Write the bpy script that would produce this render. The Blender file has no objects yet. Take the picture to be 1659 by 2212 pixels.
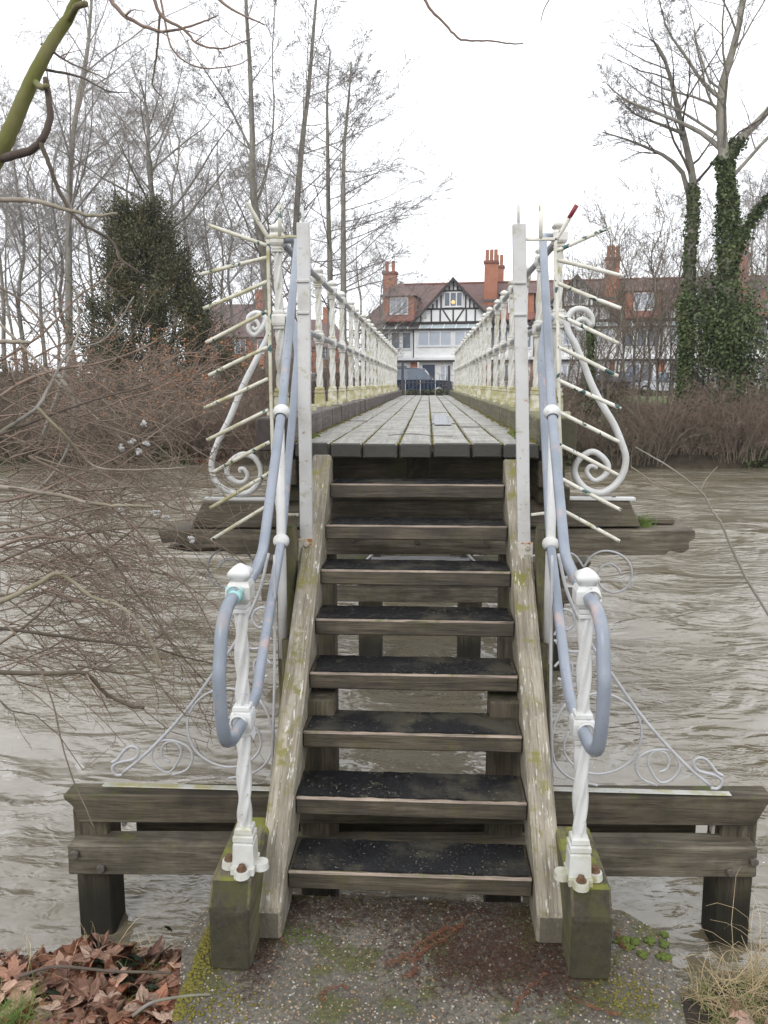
import bpy, bmesh, math, random
import numpy as np
from mathutils import Vector, Matrix, Euler

# ------------------------------------------------------------------ camera, sky, light
sc = bpy.context.scene
COL = sc.collection
PITCH, YAW = math.radians(9.149), math.radians(3.12)
CAM = Vector((0.053, 0.0, 1.95))
cd = bpy.data.cameras.new('camera'); cam = bpy.data.objects.new('camera', cd); COL.objects.link(cam)
cam.location = CAM; cam.rotation_euler = (math.pi/2 - PITCH, 0, YAW)
cd.sensor_fit = 'VERTICAL'; cd.sensor_height = 36.0; cd.lens = 27.99
cd.clip_start = 0.05; cd.clip_end = 3000
sc.camera = cam
sc.view_settings.view_transform = 'Standard'; sc.view_settings.look = 'None'
sc.view_settings.exposure = 0.5; sc.view_settings.gamma = 1.0; sc.view_settings.use_curve_mapping = False
w = bpy.data.worlds.new('World'); sc.world = w; w.use_nodes = True
nt = w.node_tree; nt.nodes.clear()
sky = nt.nodes.new('ShaderNodeTexSky'); sky.sky_type = 'NISHITA'; sky.sun_disc = False
sky.sun_elevation = math.radians(40); sky.sun_rotation = math.radians(160)
hs = nt.nodes.new('ShaderNodeHueSaturation'); hs.inputs['Saturation'].default_value = 0.25
mx = nt.nodes.new('ShaderNodeMix'); mx.data_type = 'RGBA'; mx.inputs[0].default_value = 0.92
mx.inputs[7].default_value = (11.9, 12.2, 12.8, 1)          # flat white cloud deck
bg = nt.nodes.new('ShaderNodeBackground'); bg.inputs[1].default_value = 0.1
out = nt.nodes.new('ShaderNodeOutputWorld')
nt.links.new(sky.outputs[0], hs.inputs['Color']); nt.links.new(hs.outputs[0], mx.inputs[6])
nt.links.new(mx.outputs[2], bg.inputs[0]); nt.links.new(bg.outputs[0], out.inputs[0])
sd = bpy.data.lights.new('sun', 'SUN'); sd.energy = 0.85; sd.angle = math.radians(18); sd.color = (1, .97, .93)
so = bpy.data.objects.new('sun', sd); COL.objects.link(so)
so.rotation_euler = (math.radians(50), 0, math.radians(-20))

# ------------------------------------------------------------------ helpers
FPX, CX0, CY0 = 1720.0, 829.5, 1106.0       # focal length and centre of a 1659 x 2212 survey of the photograph
_F = Vector((-math.sin(YAW)*math.cos(PITCH), math.cos(YAW)*math.cos(PITCH), -math.sin(PITCH)))
_R = Vector((math.cos(YAW), math.sin(YAW), 0))
_U = Vector((-math.sin(YAW)*math.sin(PITCH), math.cos(YAW)*math.sin(PITCH), math.cos(PITCH)))
def at(px, py, Y=None, X=None, Z=None):
    d = _F + _R*((px-CX0)/FPX) - _U*((py-CY0)/FPX)
    t = (Y-CAM.y)/d.y if Y is not None else (X-CAM.x)/d.x if X is not None else (Z-CAM.z)/d.z
    return CAM + d*t

WM = {}
def tag(o, label=None, cat=None, group=None, kind=None):
    for k, v in (('label', label), ('category', cat), ('group', group), ('kind', kind)):
        if v: o[k] = v
    return o
def place(o, parent, M):
    COL.objects.link(o); WM[o.name] = M
    if parent is not None:
        o.parent = parent; M = WM[parent.name].inverted() @ M
    o.matrix_basis = M
    return o
def empty(name, loc, label, cat, group=None, rz=0.0):
    o = bpy.data.objects.new(name, None); o.empty_display_size = .1
    place(o, None, Matrix.Translation(Vector(loc)) @ Matrix.Rotation(rz, 4, 'Z'))
    return tag(o, label, cat, group)
def link_mesh(name, me, parent, M): return place(bpy.data.objects.new(name, me), parent, M)
def raw_mesh(name, V, F, mat, smooth=False):
    me = bpy.data.meshes.new(name)
    V = np.asarray(V, dtype=np.float32).reshape(-1, 3)
    if isinstance(F, np.ndarray):
        n, k = F.shape
        me.vertices.add(len(V)); me.vertices.foreach_set('co', V.ravel())
        me.loops.add(n*k); me.loops.foreach_set('vertex_index', F.astype(np.int32).ravel())
        me.polygons.add(n); me.polygons.foreach_set('loop_start', np.arange(0, n*k, k, dtype=np.int32))
        if smooth: me.polygons.foreach_set('use_smooth', np.ones(n, dtype=bool))
        me.update(calc_edges=True)
    else:
        me.from_pydata([tuple(map(float, v)) for v in V], [], F); me.update()
        if smooth:
            for p in me.polygons: p.use_smooth = True
    if mat: me.materials.append(mat)
    return me
def mesh_obj(name, V, F, mat, parent=None, M=None, smooth=False):
    """V in world coordinates; M = frame of the object"""
    V = np.asarray(V, dtype=np.float64).reshape(-1, 3)
    if M is None: M = Matrix.Translation(Vector(V.mean(axis=0)))
    Mi = np.array(M.inverted())
    L = V @ Mi[:3, :3].T + Mi[:3, 3]
    return link_mesh(name, raw_mesh(name, L, F, mat, smooth), parent, M)
def clean(bm, mat, name, bev=0.0, seg=1):
    bmesh.ops.recalc_face_normals(bm, faces=bm.faces)
    if bev > 0:
        bmesh.ops.bevel(bm, geom=list(bm.edges), offset=bev, segments=seg, affect='EDGES', clamp_overlap=True)
    me = bpy.data.meshes.new(name); bm.to_mesh(me); bm.free(); me.materials.append(mat)
    return me
def box_mesh(name, sx, sy, sz, mat, bev=.004, jit=0.0, rng=None, ny=1):
    """box centred on origin, ny cuts along local Y with jitter so old timber is not dead straight"""
    bm = bmesh.new(); rows = []
    for j in range(ny+1):
        y = -sy/2 + sy*j/ny
        jx, jz = ((rng.uniform(-jit, jit), rng.uniform(-jit, jit)) if rng else (0, 0))
        rows.append([bm.verts.new((a*sx/2+jx, y, b*sz/2+jz)) for a, b in ((-1,-1),(1,-1),(1,1),(-1,1))])
    for j in range(ny):
        for k in range(4):
            bm.faces.new((rows[j][k], rows[j][(k+1)%4], rows[j+1][(k+1)%4], rows[j+1][k]))
    bm.faces.new(rows[0][::-1]); bm.faces.new(rows[-1])
    bmesh.ops.recalc_face_normals(bm, faces=bm.faces)
    if bev > 0:
        ed = [e for e in bm.edges if len(e.link_faces) == 2 and e.calc_face_angle(0) > .6]
        bmesh.ops.bevel(bm, geom=ed, offset=bev, segments=1, affect='EDGES', clamp_overlap=True)
    me = bpy.data.meshes.new(name); bm.to_mesh(me); bm.free(); me.materials.append(mat)
    return me
R0 = random.Random(7)
def beam(name, p0, p1, wd, ht, mat, parent=None, up=(0,0,1), bev=.005, jit=.002, ny=4):
    """timber from p0 to p1 (centre line); its grain runs along local Y"""
    p0, p1 = Vector(p0), Vector(p1); y = (p1-p0); L = y.length; y.normalize()
    u = Vector(up); x = y.cross(u).normalized(); z = x.cross(y).normalized()
    M = Matrix.Translation((p0+p1)/2) @ Matrix((x, y, z)).transposed().to_4x4()
    return link_mesh(name, box_mesh(name, wd, L, ht, mat, bev, jit, R0, ny), parent, M)
def bbox(name, lo, hi, mat, parent=None, bev=.003, axis='Y', M=None):
    """axis-aligned box lo..hi, grain along axis"""
    lo, hi = Vector(lo), Vector(hi); c = (lo+hi)/2; s = hi-lo
    F = M if M is not None else Matrix.Identity(4)
    if axis == 'X':
        rot = Matrix.Rotation(-math.pi/2, 4, 'Z'); dims = (s.y, s.x, s.z)
    elif axis == 'Z':
        rot = Matrix.Rotation(math.pi/2, 4, 'X'); dims = (s.x, s.z, s.y)
    else:
        rot = Matrix.Identity(4); dims = tuple(s)
    return link_mesh(name, box_mesh(name, *dims, mat, bev), parent, F @ Matrix.Translation(c) @ rot)
def prism(name, pts, axis, a0, a1, mat, parent=None, M=None, bev=0.0):
    """polygon pts extruded; axis 'X': pts are (y,z); 'Y': pts are (x,z). World coords, M = object frame"""
    bm = bmesh.new()
    f = (lambda p, a: (a, p[0], p[1])) if axis == 'X' else (lambda p, a: (p[0], a, p[1]))
    A = [bm.verts.new(f(p, a0)) for p in pts]; B = [bm.verts.new(f(p, a1)) for p in pts]
    n = len(pts)
    bm.faces.new(A); bm.faces.new(B[::-1])
    for i in range(n): bm.faces.new((A[i], B[i], B[(i+1)%n], A[(i+1)%n]))
    if M is None: M = Matrix.Translation(Vector(np.mean([v.co for v in bm.verts], axis=0)))
    bmesh.ops.transform(bm, matrix=M.inverted(), verts=bm.verts)
    return link_mesh(name, clean(bm, mat, name, bev), parent, M)

def tubes(P, R, sides=5, cap=False):
    """P (N,k,3), R (N,k) -> vertices, quads"""
    P = np.asarray(P, float); R = np.asarray(R, float)
    N, k, _ = P.shape
    T = np.gradient(P, axis=1) if k > 2 else np.repeat(P[:, 1:2]-P[:, 0:1], 2, axis=1)
    T /= np.linalg.norm(T, axis=2, keepdims=True)+1e-9
    mT = P[:, -1]-P[:, 0]; mT /= np.linalg.norm(mT, axis=1, keepdims=True)+1e-9
    ref = np.zeros((N, 3)); ref[np.arange(N), np.argmin(np.abs(mT), axis=1)] = 1
    A = np.cross(T, ref[:, None, :]); A /= np.linalg.norm(A, axis=2, keepdims=True)+1e-9
    B = np.cross(T, A)
    th = np.arange(sides)*2*np.pi/sides
    V = P[:, :, None, :] + R[:, :, None, None]*(np.cos(th)[None, None, :, None]*A[:, :, None, :] + np.sin(th)[None, None, :, None]*B[:, :, None, :])
    idx = np.arange(N*k*sides).reshape(N, k, sides); nx = np.roll(idx, -1, axis=2)
    Fq = np.stack([idx[:, :-1], nx[:, :-1], nx[:, 1:], idx[:, 1:]], axis=-1).reshape(-1, 4)
    return V.reshape(-1, 3), Fq
def tube_frame_path(P, r, sides=10):
    """one tube along points with parallel-transported frame (safe for loops and spirals), closed ends"""
    P = np.asarray(P, float); n = len(P)
    r = np.full(n, r) if np.isscalar(r) else np.asarray(r, float)
    T = np.gradient(P, axis=0); T /= np.linalg.norm(T, axis=1, keepdims=True)+1e-12
    a = np.cross(T[0], (0, 0, 1) if abs(T[0][2]) < .9 else (1, 0, 0)); a /= np.linalg.norm(a)
    V = []
    for i in range(n):
        a = a - T[i]*np.dot(a, T[i]); a /= np.linalg.norm(a); b = np.cross(T[i], a)
        for s in range(sides):
            t = 2*math.pi*s/sides
            V.append(P[i] + r[i]*(math.cos(t)*a + math.sin(t)*b))
    F = [(i*sides+s, i*sides+(s+1) % sides, (i+1)*sides+(s+1) % sides, (i+1)*sides+s) for i in range(n-1) for s in range(sides)]
    F.append(tuple(range(sides))[::-1]); F.append(tuple(range((n-1)*sides, n*sides)))
    return V, F
def catmull(pts, per=8):
    p = [np.array(q, float) for q in pts]; p = [2*p[0]-p[1]] + p + [2*p[-1]-p[-2]]
    o = []
    for i in range(1, len(p)-2):
        for j in range(per):
            t = j/per; a, b, c, d = p[i-1:i+3]
            o.append(.5*((2*b)+(-a+c)*t+(2*a-5*b+4*c-d)*t*t+(-a+3*b-3*c+d)*t**3))
    o.append(p[-2]); return o
def tube(name, pts, r, mat, parent=None, sides=10, smooth_path=True, per=8, M=None):
    P = catmull(pts, per) if smooth_path and len(pts) > 2 else [np.array(q, float) for q in pts]
    if not np.isscalar(r):
        r = np.interp(np.linspace(0, 1, len(P)), np.linspace(0, 1, len(r)), r)
    V, F = tube_frame_path(P, r, sides)
    return mesh_obj(name, V, F, mat, parent, M=M, smooth=True)
def bend(pts, r=.06, k=5):
    """polyline with rounded corners"""
    p = [Vector(q) for q in pts]; o = [p[0]]
    for i in range(1, len(p)-1):
        a, b = (p[i-1]-p[i]), (p[i+1]-p[i]); d = min(r, a.length*.45, b.length*.45)
        A = p[i]+a.normalized()*d; B = p[i]+b.normalized()*d
        for j in range(k+1):
            t = j/k; o.append(A*(1-t)**2 + p[i]*2*t*(1-t) + B*t*t)
    o.append(p[-1])
    return [tuple(q) for q in o]
def disc_mesh(name, r, h, mat, n=6, bev=0.0):
    bm = bmesh.new(); bmesh.ops.create_cone(bm, cap_ends=True, segments=n, radius1=r, radius2=r, depth=h)
    return clean(bm, mat, name, bev)
def bolt(parent, loc, r=.018, h=.014, mat=None, direction='Y', name='bolt'):
    rot = {'Y': Matrix.Rotation(math.pi/2, 4, 'X'), 'Z': Matrix.Identity(4), 'X': Matrix.Rotation(math.pi/2, 4, 'Y')}[direction]
    key = ('bolt', r, h, mat.name)
    if key not in SHARE: SHARE[key] = disc_mesh('bolt', r, h, mat, 6, r*.15)
    return link_mesh(name, SHARE[key], parent, Matrix.Translation(Vector(loc)) @ rot)
SHARE = {}

# ------------------------------------------------------------------ materials
class NG:
    def __init__(s, name):
        s.m = bpy.data.materials.new(name); s.m.use_nodes = True
        s.t = s.m.node_tree; s.t.nodes.clear()
        s.o = s.n('ShaderNodeOutputMaterial'); s.b = s.n('ShaderNodeBsdfPrincipled'); s.l(s.b.outputs[0], s.o.inputs[0])
    def n(s, ty, **kw):
        x = s.t.nodes.new(ty)
        for k, v in kw.items(): setattr(x, k, v)
        return x
    def l(s, a, b): s.t.links.new(a, b)
    def coord(s, scale=(1,1,1), rnd=True, kind='Object'):
        tc = s.n('ShaderNodeTexCoord'); mp = s.n('ShaderNodeMapping'); mp.inputs['Scale'].default_value = scale
        if rnd:
            oi = s.n('ShaderNodeObjectInfo'); mu = s.n('ShaderNodeMath', operation='MULTIPLY'); mu.inputs[1].default_value = 37.0
            s.l(oi.outputs['Random'], mu.inputs[0]); ad = s.n('ShaderNodeVectorMath', operation='ADD')
            s.l(tc.outputs[kind], ad.inputs[0]); cb = s.n('ShaderNodeCombineXYZ')
            for i in range(3): s.l(mu.outputs[0], cb.inputs[i])
            s.l(cb.outputs[0], ad.inputs[1]); s.l(ad.outputs[0], mp.inputs['Vector'])
        else: s.l(tc.outputs[kind], mp.inputs['Vector'])
        return mp.outputs[0]
    def noise(s, vec, scale, detail=4, rough=.6, dist=0.0):
        x = s.n('ShaderNodeTexNoise'); x.inputs['Scale'].default_value = scale; x.inputs['Detail'].default_value = detail
        x.inputs['Roughness'].default_value = rough; x.inputs['Distortion'].default_value = dist
        s.l(vec, x.inputs['Vector']); return x.outputs['Fac']
    def mask(s, fac, lo, hi):
        x = s.n('ShaderNodeMapRange'); x.inputs[1].default_value = lo; x.inputs[2].default_value = hi; x.interpolation_type = 'SMOOTHSTEP'
        s.l(fac, x.inputs[0]); return x.outputs[0]
    def ramp(s, fac, stops):
        x = s.n('ShaderNodeValToRGB'); e = x.color_ramp.elements
        while len(e) < len(stops): e.new(.5)
        for i, (p, c) in enumerate(stops): e[i].position = p; e[i].color = (*c, 1)
        s.l(fac, x.inputs[0]); return x.outputs[0]
    def mix(s, fac, a, b, blend='MIX'):
        x = s.n('ShaderNodeMix', data_type='RGBA', blend_type=blend)
        for v, i in ((fac, 0), (a, 6), (b, 7)):
            if isinstance(v, (int, float)): x.inputs[i].default_value = v
            elif isinstance(v, tuple): x.inputs[i].default_value = (*v, 1)
            else: s.l(v, x.inputs[i])
        return x.outputs[2]
    def mul(s, a, b):
        x = s.n('ShaderNodeMath', operation='MULTIPLY')
        for v, i in ((a, 0), (b, 1)):
            if isinstance(v, (int, float)): x.inputs[i].default_value = v
            else: s.l(v, x.inputs[i])
        return x.outputs[0]
    def upness(s, lo=.3, hi=.9):
        g = s.n('ShaderNodeNewGeometry'); x = s.n('ShaderNodeSeparateXYZ'); s.l(g.outputs['Normal'], x.inputs[0])
        return s.mask(x.outputs[2], lo, hi)
    def height(s, lo, hi):
        g = s.n('ShaderNodeNewGeometry'); x = s.n('ShaderNodeSeparateXYZ'); s.l(g.outputs['Position'], x.inputs[0])
        return s.mask(x.outputs[2], lo, hi)
    def bump(s, fac, strength=.3, dist=.01, prev=None):
        x = s.n('ShaderNodeBump'); x.inputs['Strength'].default_value = strength; x.inputs['Distance'].default_value = dist
        s.l(fac, x.inputs['Height'])
        if prev is not None: s.l(prev, x.inputs['Normal'])
        return x.outputs[0]
    def done(s, color, rough=.6, normal=None, spec=.5, metal=0.0):
        if isinstance(color, tuple): s.b.inputs['Base Color'].default_value = (*color, 1)
        else: s.l(color, s.b.inputs['Base Color'])
        if isinstance(rough, (int, float)): s.b.inputs['Roughness'].default_value = rough
        else: s.l(rough, s.b.inputs['Roughness'])
        if normal is not None: s.l(normal, s.b.inputs['Normal'])
        s.b.inputs['Specular IOR Level'].default_value = spec; s.b.inputs['Metallic'].default_value = metal
        return s.m

def wood_mat(name, c1, c2, c3, moss=.0, flake=None, wet=0.0, rough=.75, green=(.10,.12,.025), blotch=.5, endg=.75, water=False, endf=.5):
    g = NG(name)
    v = g.coord((14, 1.1, 14)); v2 = g.coord((1, 1, 1)); v3 = g.coord((60, 2.5, 60))
    n1 = g.noise(v, 2.2, 6, .65, .3); n3 = g.noise(v3, 2.0, 5, .7); n2 = g.noise(v2, 5, 5, .6)
    col = g.ramp(n1, [(.3, c1), (.52, c2), (.72, c3)])
    col = g.mix(g.mul(g.mask(n3, .52, .36), .55), col, tuple(x*.35 for x in c1))
    col = g.mix(g.mul(g.mask(n2, .58, .35), blotch), col, tuple(x*.55 for x in c1))
    if moss > 0:
        nm = g.noise(v2, 9, 7, .7); up = g.upness(-.2, .9)
        m = g.mask(nm, .60-.18*moss, .70-.12*moss)
        up2 = g.n('ShaderNodeMath', operation='MULTIPLY_ADD'); g.l(up, up2.inputs[0]); up2.inputs[1].default_value = .75; up2.inputs[2].default_value = .25
        col = g.mix(g.mul(m, up2.outputs[0]), col, green)
    if flake:
        fl = g.coord((26, 4.5, 26)); nf = g.noise(fl, 3.6, 4, .62)
        patch = g.mask(g.noise(v2, 5, 3, .5), .30, .52)
        m = g.mul(g.mask(nf, flake[1], flake[1]+.045), patch); col = g.mix(m, col, flake[0])
    tn = g.n('ShaderNodeTexCoord'); sx = g.n('ShaderNodeSeparateXYZ'); g.l(tn.outputs['Normal'], sx.inputs[0])
    ab = g.n('ShaderNodeMath', operation='ABSOLUTE'); g.l(sx.outputs[1], ab.inputs[0])
    col = g.mix(g.mul(g.mask(ab.outputs[0], .60, .72), endg), col, tuple(x*endf for x in c1))
    if water: col = g.mix(g.mul(g.height(-.12, -.34), .85), col, (.016,.015,.010))
    nb = g.bump(n3, .55, .004); nb = g.bump(n1, .4, .006, nb)
    if wet > 0:
        r = g.n('ShaderNodeMapRange'); r.inputs[1].default_value = .4; r.inputs[2].default_value = .65
        r.inputs[3].default_value = rough; r.inputs[4].default_value = rough*(1-wet); g.l(n2, r.inputs[0]); rr = r.outputs[0]
    else: rr = rough
    return g.done(col, rr, nb, .4)

def paint_mat(name, base, dirt, rust=.0, algae=.0, chip=None, rough=.38, grime=.5):
    g = NG(name)
    v = g.coord((1,1,1)); n1 = g.noise(v, 6, 5, .6); n2 = g.noise(v, 45, 5, .7); n3 = g.noise(v, 22, 6, .7); n4 = g.noise(v, 14, 5, .65)
    col = g.mix(g.mul(g.mask(n1, .42, .75), grime), base, dirt)
    col = g.mix(g.mul(g.mask(n2, .62, .70), .6), col, tuple(x*.35 for x in dirt))
    if algae > 0: col = g.mix(g.mul(g.mask(n4, .62-.22*algae, .78-.15*algae), .85), col, (.30,.27,.10))
    if rust > 0: col = g.mix(g.mask(n3, .76-.14*rust, .80-.12*rust), col, (.33,.13,.04))
    if chip:
        vc = g.coord((1,1,1)); nc = g.noise(vc, 17, 3, .6, .4)
        col = g.mix(g.mask(nc, chip[1], chip[1]+.02), col, chip[0])
    return g.done(col, rough, g.bump(n2, .25, .002), .5)

def plain(name, c, rough=.6, var=.25, scale=4, spec=.5, bump=.0, metal=0.0):
    g = NG(name); v = g.coord(); n = g.noise(v, scale, 5, .65)
    col = g.ramp(n, [(.3, tuple(x*(1-var) for x in c)), (.7, tuple(min(1, x*(1+var)) for x in c))])
    nb = g.bump(n, bump, .01) if bump else None
    return g.done(col, rough, nb, spec, metal)

M_ = {}
M_['white'] = paint_mat('aged_white_paint', (.60,.60,.585), (.40,.385,.34), rust=.15, grime=.6)
M_['white_far'] = paint_mat('cream_white_paint', (.60,.59,.545), (.36,.33,.25), rust=.25, algae=.35, grime=.8)
M_['white_base'] = paint_mat('algae_stained_white_paint', (.56,.54,.46), (.34,.31,.17), rust=.2, algae=1.2, grime=1.0)
M_['white_post'] = paint_mat('chipped_white_paint', (.55,.545,.53), (.40,.38,.34), rust=.85, algae=.2, chip=((.03,.07,.065), .70), grime=.8)
M_['spike_l'] = paint_mat('algae_cream_paint', (.58,.56,.47), (.36,.32,.16), rust=.3, algae=.62, chip=((.04,.09,.08), .61), grime=.9)
M_['spike_r'] = paint_mat('chipped_cream_paint', (.68,.66,.58), (.42,.38,.28), rust=.3, algae=.3, chip=((.035,.085,.08), .595), grime=.8)
M_['rusty_plate'] = paint_mat('rust_stained_white_plate', (.56,.54,.48), (.42,.32,.18), rust=1.6, algae=.5, grime=1.0)
M_['near_base'] = paint_mat('grimy_white_paint', (.56,.56,.53), (.36,.35,.25), rust=.3, algae=.45, grime=1.0)
M_['thin_white'] = paint_mat('dull_white_iron', (.43,.43,.44), (.26,.25,.24), rust=.2, grime=.6)
M_['rust'] = plain('rusty_steel', (.115,.062,.032), .8, .5, 60)
M_['bolt'] = plain('weathered_bolt', (.10,.085,.07), .6, .4, 60)
M_['bolt_pale'] = plain('galvanised_bolt', (.42,.38,.33), .45, .4, 60)
M_['red_paint'] = plain('red_paint', (.22,.02,.03), .5, .3, 40)
g = NG('blue_grey_tube_paint')
v = g.coord(); n1 = g.noise(v, 3, 4, .6); n2 = g.noise(v, 60, 5, .7); n3 = g.noise(v, 7, 4, .6)
col = g.ramp(n1, [(.3, (.185,.21,.25)), (.7, (.275,.30,.345))])
col = g.mix(g.mul(g.mask(n2, .58, .70), .8), col, (.14,.135,.15)); col = g.mix(g.mul(g.mask(n3, .60, .68), .75), col, (.40,.30,.27)); col = g.mix(g.mul(g.mask(g.noise(g.coord((1,1,1)), 2.2, 3, .5), .50, .62), .55), col, (.16,.19,.22))
M_['tube'] = g.done(col, .33, g.bump(n2, .15, .002), .5)
M_['turquoise'] = plain('turquoise_undercoat', (.30,.55,.53), .4, .15, 30)
M_['string'] = wood_mat('weathered_pale_oak', (.17,.145,.105), (.30,.265,.205), (.40,.36,.29), moss=.6, flake=((.50,.485,.44), .60), rough=.8, green=(.17,.155,.04), blotch=.35)
M_['tread'] = wood_mat('wet_brown_tread_timber', (.045,.038,.028), (.095,.078,.055), (.165,.135,.095), moss=.35, rough=.55, wet=.4, green=(.09,.085,.02))
M_['trestle'] = wood_mat('dark_weathered_oak', (.042,.034,.023), (.096,.078,.053), (.165,.138,.098), moss=.5, rough=.8, green=(.075,.085,.022), endg=.3, water=True)
M_['pale_beam'] = wood_mat('grey_weathered_oak', (.075,.063,.044), (.150,.128,.094), (.25,.22,.168), moss=.25, rough=.8, green=(.13,.12,.05))
M_['mossblock'] = wood_mat('mossy_oak_sleeper', (.045,.039,.026), (.115,.097,.064), (.20,.17,.115), moss=1.0, rough=.85, green=(.145,.15,.025), endg=.72)
M_['deck'] = wood_mat('wet_silver_deck_timber', (.165,.156,.132), (.285,.272,.235), (.40,.385,.335), moss=.25, rough=.5, wet=.45, green=(.20,.18,.09), blotch=.25, endg=.95, endf=.24)
M_['kerb_l'] = wood_mat('purple_grey_kerb_timber', (.075,.060,.055), (.15,.125,.115), (.22,.19,.17), moss=.4, rough=.75, green=(.14,.13,.04))
M_['kerb_r'] = wood_mat('mossy_kerb_timber', (.085,.075,.05), (.16,.145,.10), (.24,.22,.155), moss=1.0, rough=.75, green=(.15,.145,.04))
# black grit tread strip with worn pale specks
g = NG('worn_black_grit'); v = g.coord(); n1 = g.noise(v, 4, 5, .6); n2 = g.noise(v, 85, 4, .75); n3 = g.noise(v, 11, 5, .6)
col = g.ramp(n1, [(.3, (.006,.006,.007)), (.7, (.020,.020,.020))])
col = g.mix(g.mul(g.mask(n2, .60, .66), g.mask(n3, .40, .62)), col, (.30,.28,.24)); col = g.mix(g.mul(g.mask(n1, .50, .66), .8), col, (.062,.056,.040)); col = g.mix(g.mul(g.mask(n3, .60, .75), .6), col, (.10,.10,.06))
r = g.n('ShaderNodeMapRange'); r.inputs[1].default_value=.35; r.inputs[2].default_value=.6; r.inputs[3].default_value=.8; r.inputs[4].default_value=.38; g.l(n3, r.inputs[0])
M_['grit'] = g.done(col, r.outputs[0], g.bump(n2, .6, .004), .22)
# old concrete with pebbles, algae and dark damp
g = NG('mossy_pebbled_concrete'); v = g.coord((1,1,1), rnd=False)
n1 = g.noise(v, 2.6, 6, .6); n2 = g.noise(v, 60, 5, .7); n3 = g.noise(v, 5.5, 6, .68); n4 = g.noise(v, 190, 3, .6)
col = g.ramp(n1, [(.3, (.080,.070,.054)), (.55, (.140,.125,.100)), (.75, (.19,.172,.142))])
vo = g.n('ShaderNodeTexVoronoi'); vo.inputs['Scale'].default_value = 75; g.l(v, vo.inputs['Vector'])
vc = g.n('ShaderNodeTexWhiteNoise', noise_dimensions='3D'); g.l(vo.outputs['Position'], vc.inputs['Vector'])
peb = g.ramp(vc.outputs['Value'], [(0, (.05,.045,.04)), (.55, (.15,.135,.11)), (.78, (.32,.22,.12)), (.92, (.50,.46,.40)), (1, (.62,.60,.56))])
col = g.mix(g.mul(g.mask(vo.outputs['Distance'], .42, .25), .7), col, peb)
col = g.mix(g.mul(g.mask(n3, .50, .60), .8), col, g.mix(n2, (.04,.045,.012), (.12,.125,.022)))
col = g.mix(g.mul(g.mask(n2, .56, .44), .5), col, (.04,.036,.03))
M_['concrete'] = g.done(col, .8, g.bump(n4, .5, .003, g.bump(n2, .6, .008)), .4)
M_['stone_pale'] = plain('pale_pebble', (.33,.30,.25), .6, .4, 20)
M_['stone_tan'] = plain('tan_pebble', (.30,.19,.10), .6, .4, 20)
M_['soil'] = plain('dark_wet_soil', (.035,.026,.017), .9, .5, 30, bump=.6)
M_['litter'] = plain('decayed_needle_litter', (.070,.032,.020), .85, .5, 60, bump=.6)
M_['frond'] = plain('orange_dead_cedar', (.17,.065,.032), .8, .5, 60)
M_['moss'] = plain('bright_moss', (.09,.12,.02), .95, .4, 90, bump=.8)
M_['moss_y'] = plain('yellow_moss', (.15,.13,.02), .95, .4, 90, bump=.8)
M_['ground'] = plain('winter_ground', (.050,.040,.024), .95, .5, 3, bump=.5)
M_['lawn'] = plain('verge_grass', (.10,.16,.035), .95, .3, 5, bump=.4)
M_['road'] = plain('asphalt', (.06,.06,.062), .8, .2, 8)
# dead leaves
for i, c in enumerate([(.44,.235,.155), (.50,.31,.22), (.32,.135,.075), (.53,.37,.28), (.25,.13,.09)]):
    g = NG('dead_plane_leaf'); v = g.coord(); n = g.noise(v, 22, 5, .65)
    col = g.ramp(n, [(.3, tuple(x*.6 for x in c)), (.7, tuple(x*1.15 for x in c))])
    M_['leaf%d' % i] = g.done(col, .55, g.bump(n, .3, .004), .4)
M_['ivyleaf'] = plain('dark_ivy_leaf', (.030,.050,.028), .35, .4, 25)
M_['grass'] = plain('green_grass_blade', (.13,.19,.04), .6, .35, 8)
M_['dry'] = plain('dry_straw_grass', (.46,.36,.21), .7, .35, 8)
# bark and twigs
def bark(name, c1, c2, moss=0.0):
    g = NG(name); v = g.coord((1,1,.3)); n = g.noise(v, 9, 6, .65); v2 = g.coord(); n2 = g.noise(v2, 2.5, 5, .6)
    col = g.ramp(n, [(.3, c1), (.7, c2)])
    if moss: col = g.mix(g.mul(g.mask(n2, .42, .62), moss), col, (.12,.125,.03))
    return g.done(col, .85, g.bump(n, .5, .02), .3)
M_['bark'] = bark('grey_brown_bark', (.12,.11,.095), (.26,.24,.215), .25)
M_['bark_pale'] = bark('pale_grey_bark', (.17,.155,.13), (.33,.305,.27), .3)
M_['bark_dark'] = bark('dark_brown_bark', (.050,.036,.030), (.12,.092,.078), .15)
M_['bark_moss'] = bark('yellow_green_bark', (.10,.085,.04), (.22,.195,.10), .85)
M_['twig'] = bark('brown_twig', (.11,.086,.062), (.23,.185,.14))
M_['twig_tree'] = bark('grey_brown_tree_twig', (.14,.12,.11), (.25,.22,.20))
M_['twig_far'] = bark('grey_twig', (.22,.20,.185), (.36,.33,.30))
M_['twig_red'] = bark('reddish_twig', (.15,.11,.085), (.28,.205,.16))
M_['twig_grey'] = bark('lichen_grey_twig', (.17,.14,.11), (.34,.29,.24), .35)
M_['bud'] = plain('orange_buds', (.30,.13,.06), .7, .3, 30)
def leafmat(name, cs, scale=1.2):
    g = NG(name); v = g.coord(); n = g.noise(v, scale, 4, .6); n2 = g.noise(v, 9, 3, .6)
    col = g.ramp(n, [(.3, cs[0]), (.5, cs[1]), (.72, cs[2])]); col = g.mix(g.mul(g.mask(n2, .5, .7), .5), col, cs[2])
    return g.done(col, .6, None, .3)
M_['yew'] = leafmat('yew_foliage', ((.038,.046,.022), (.070,.076,.032), (.135,.115,.048)))
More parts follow.
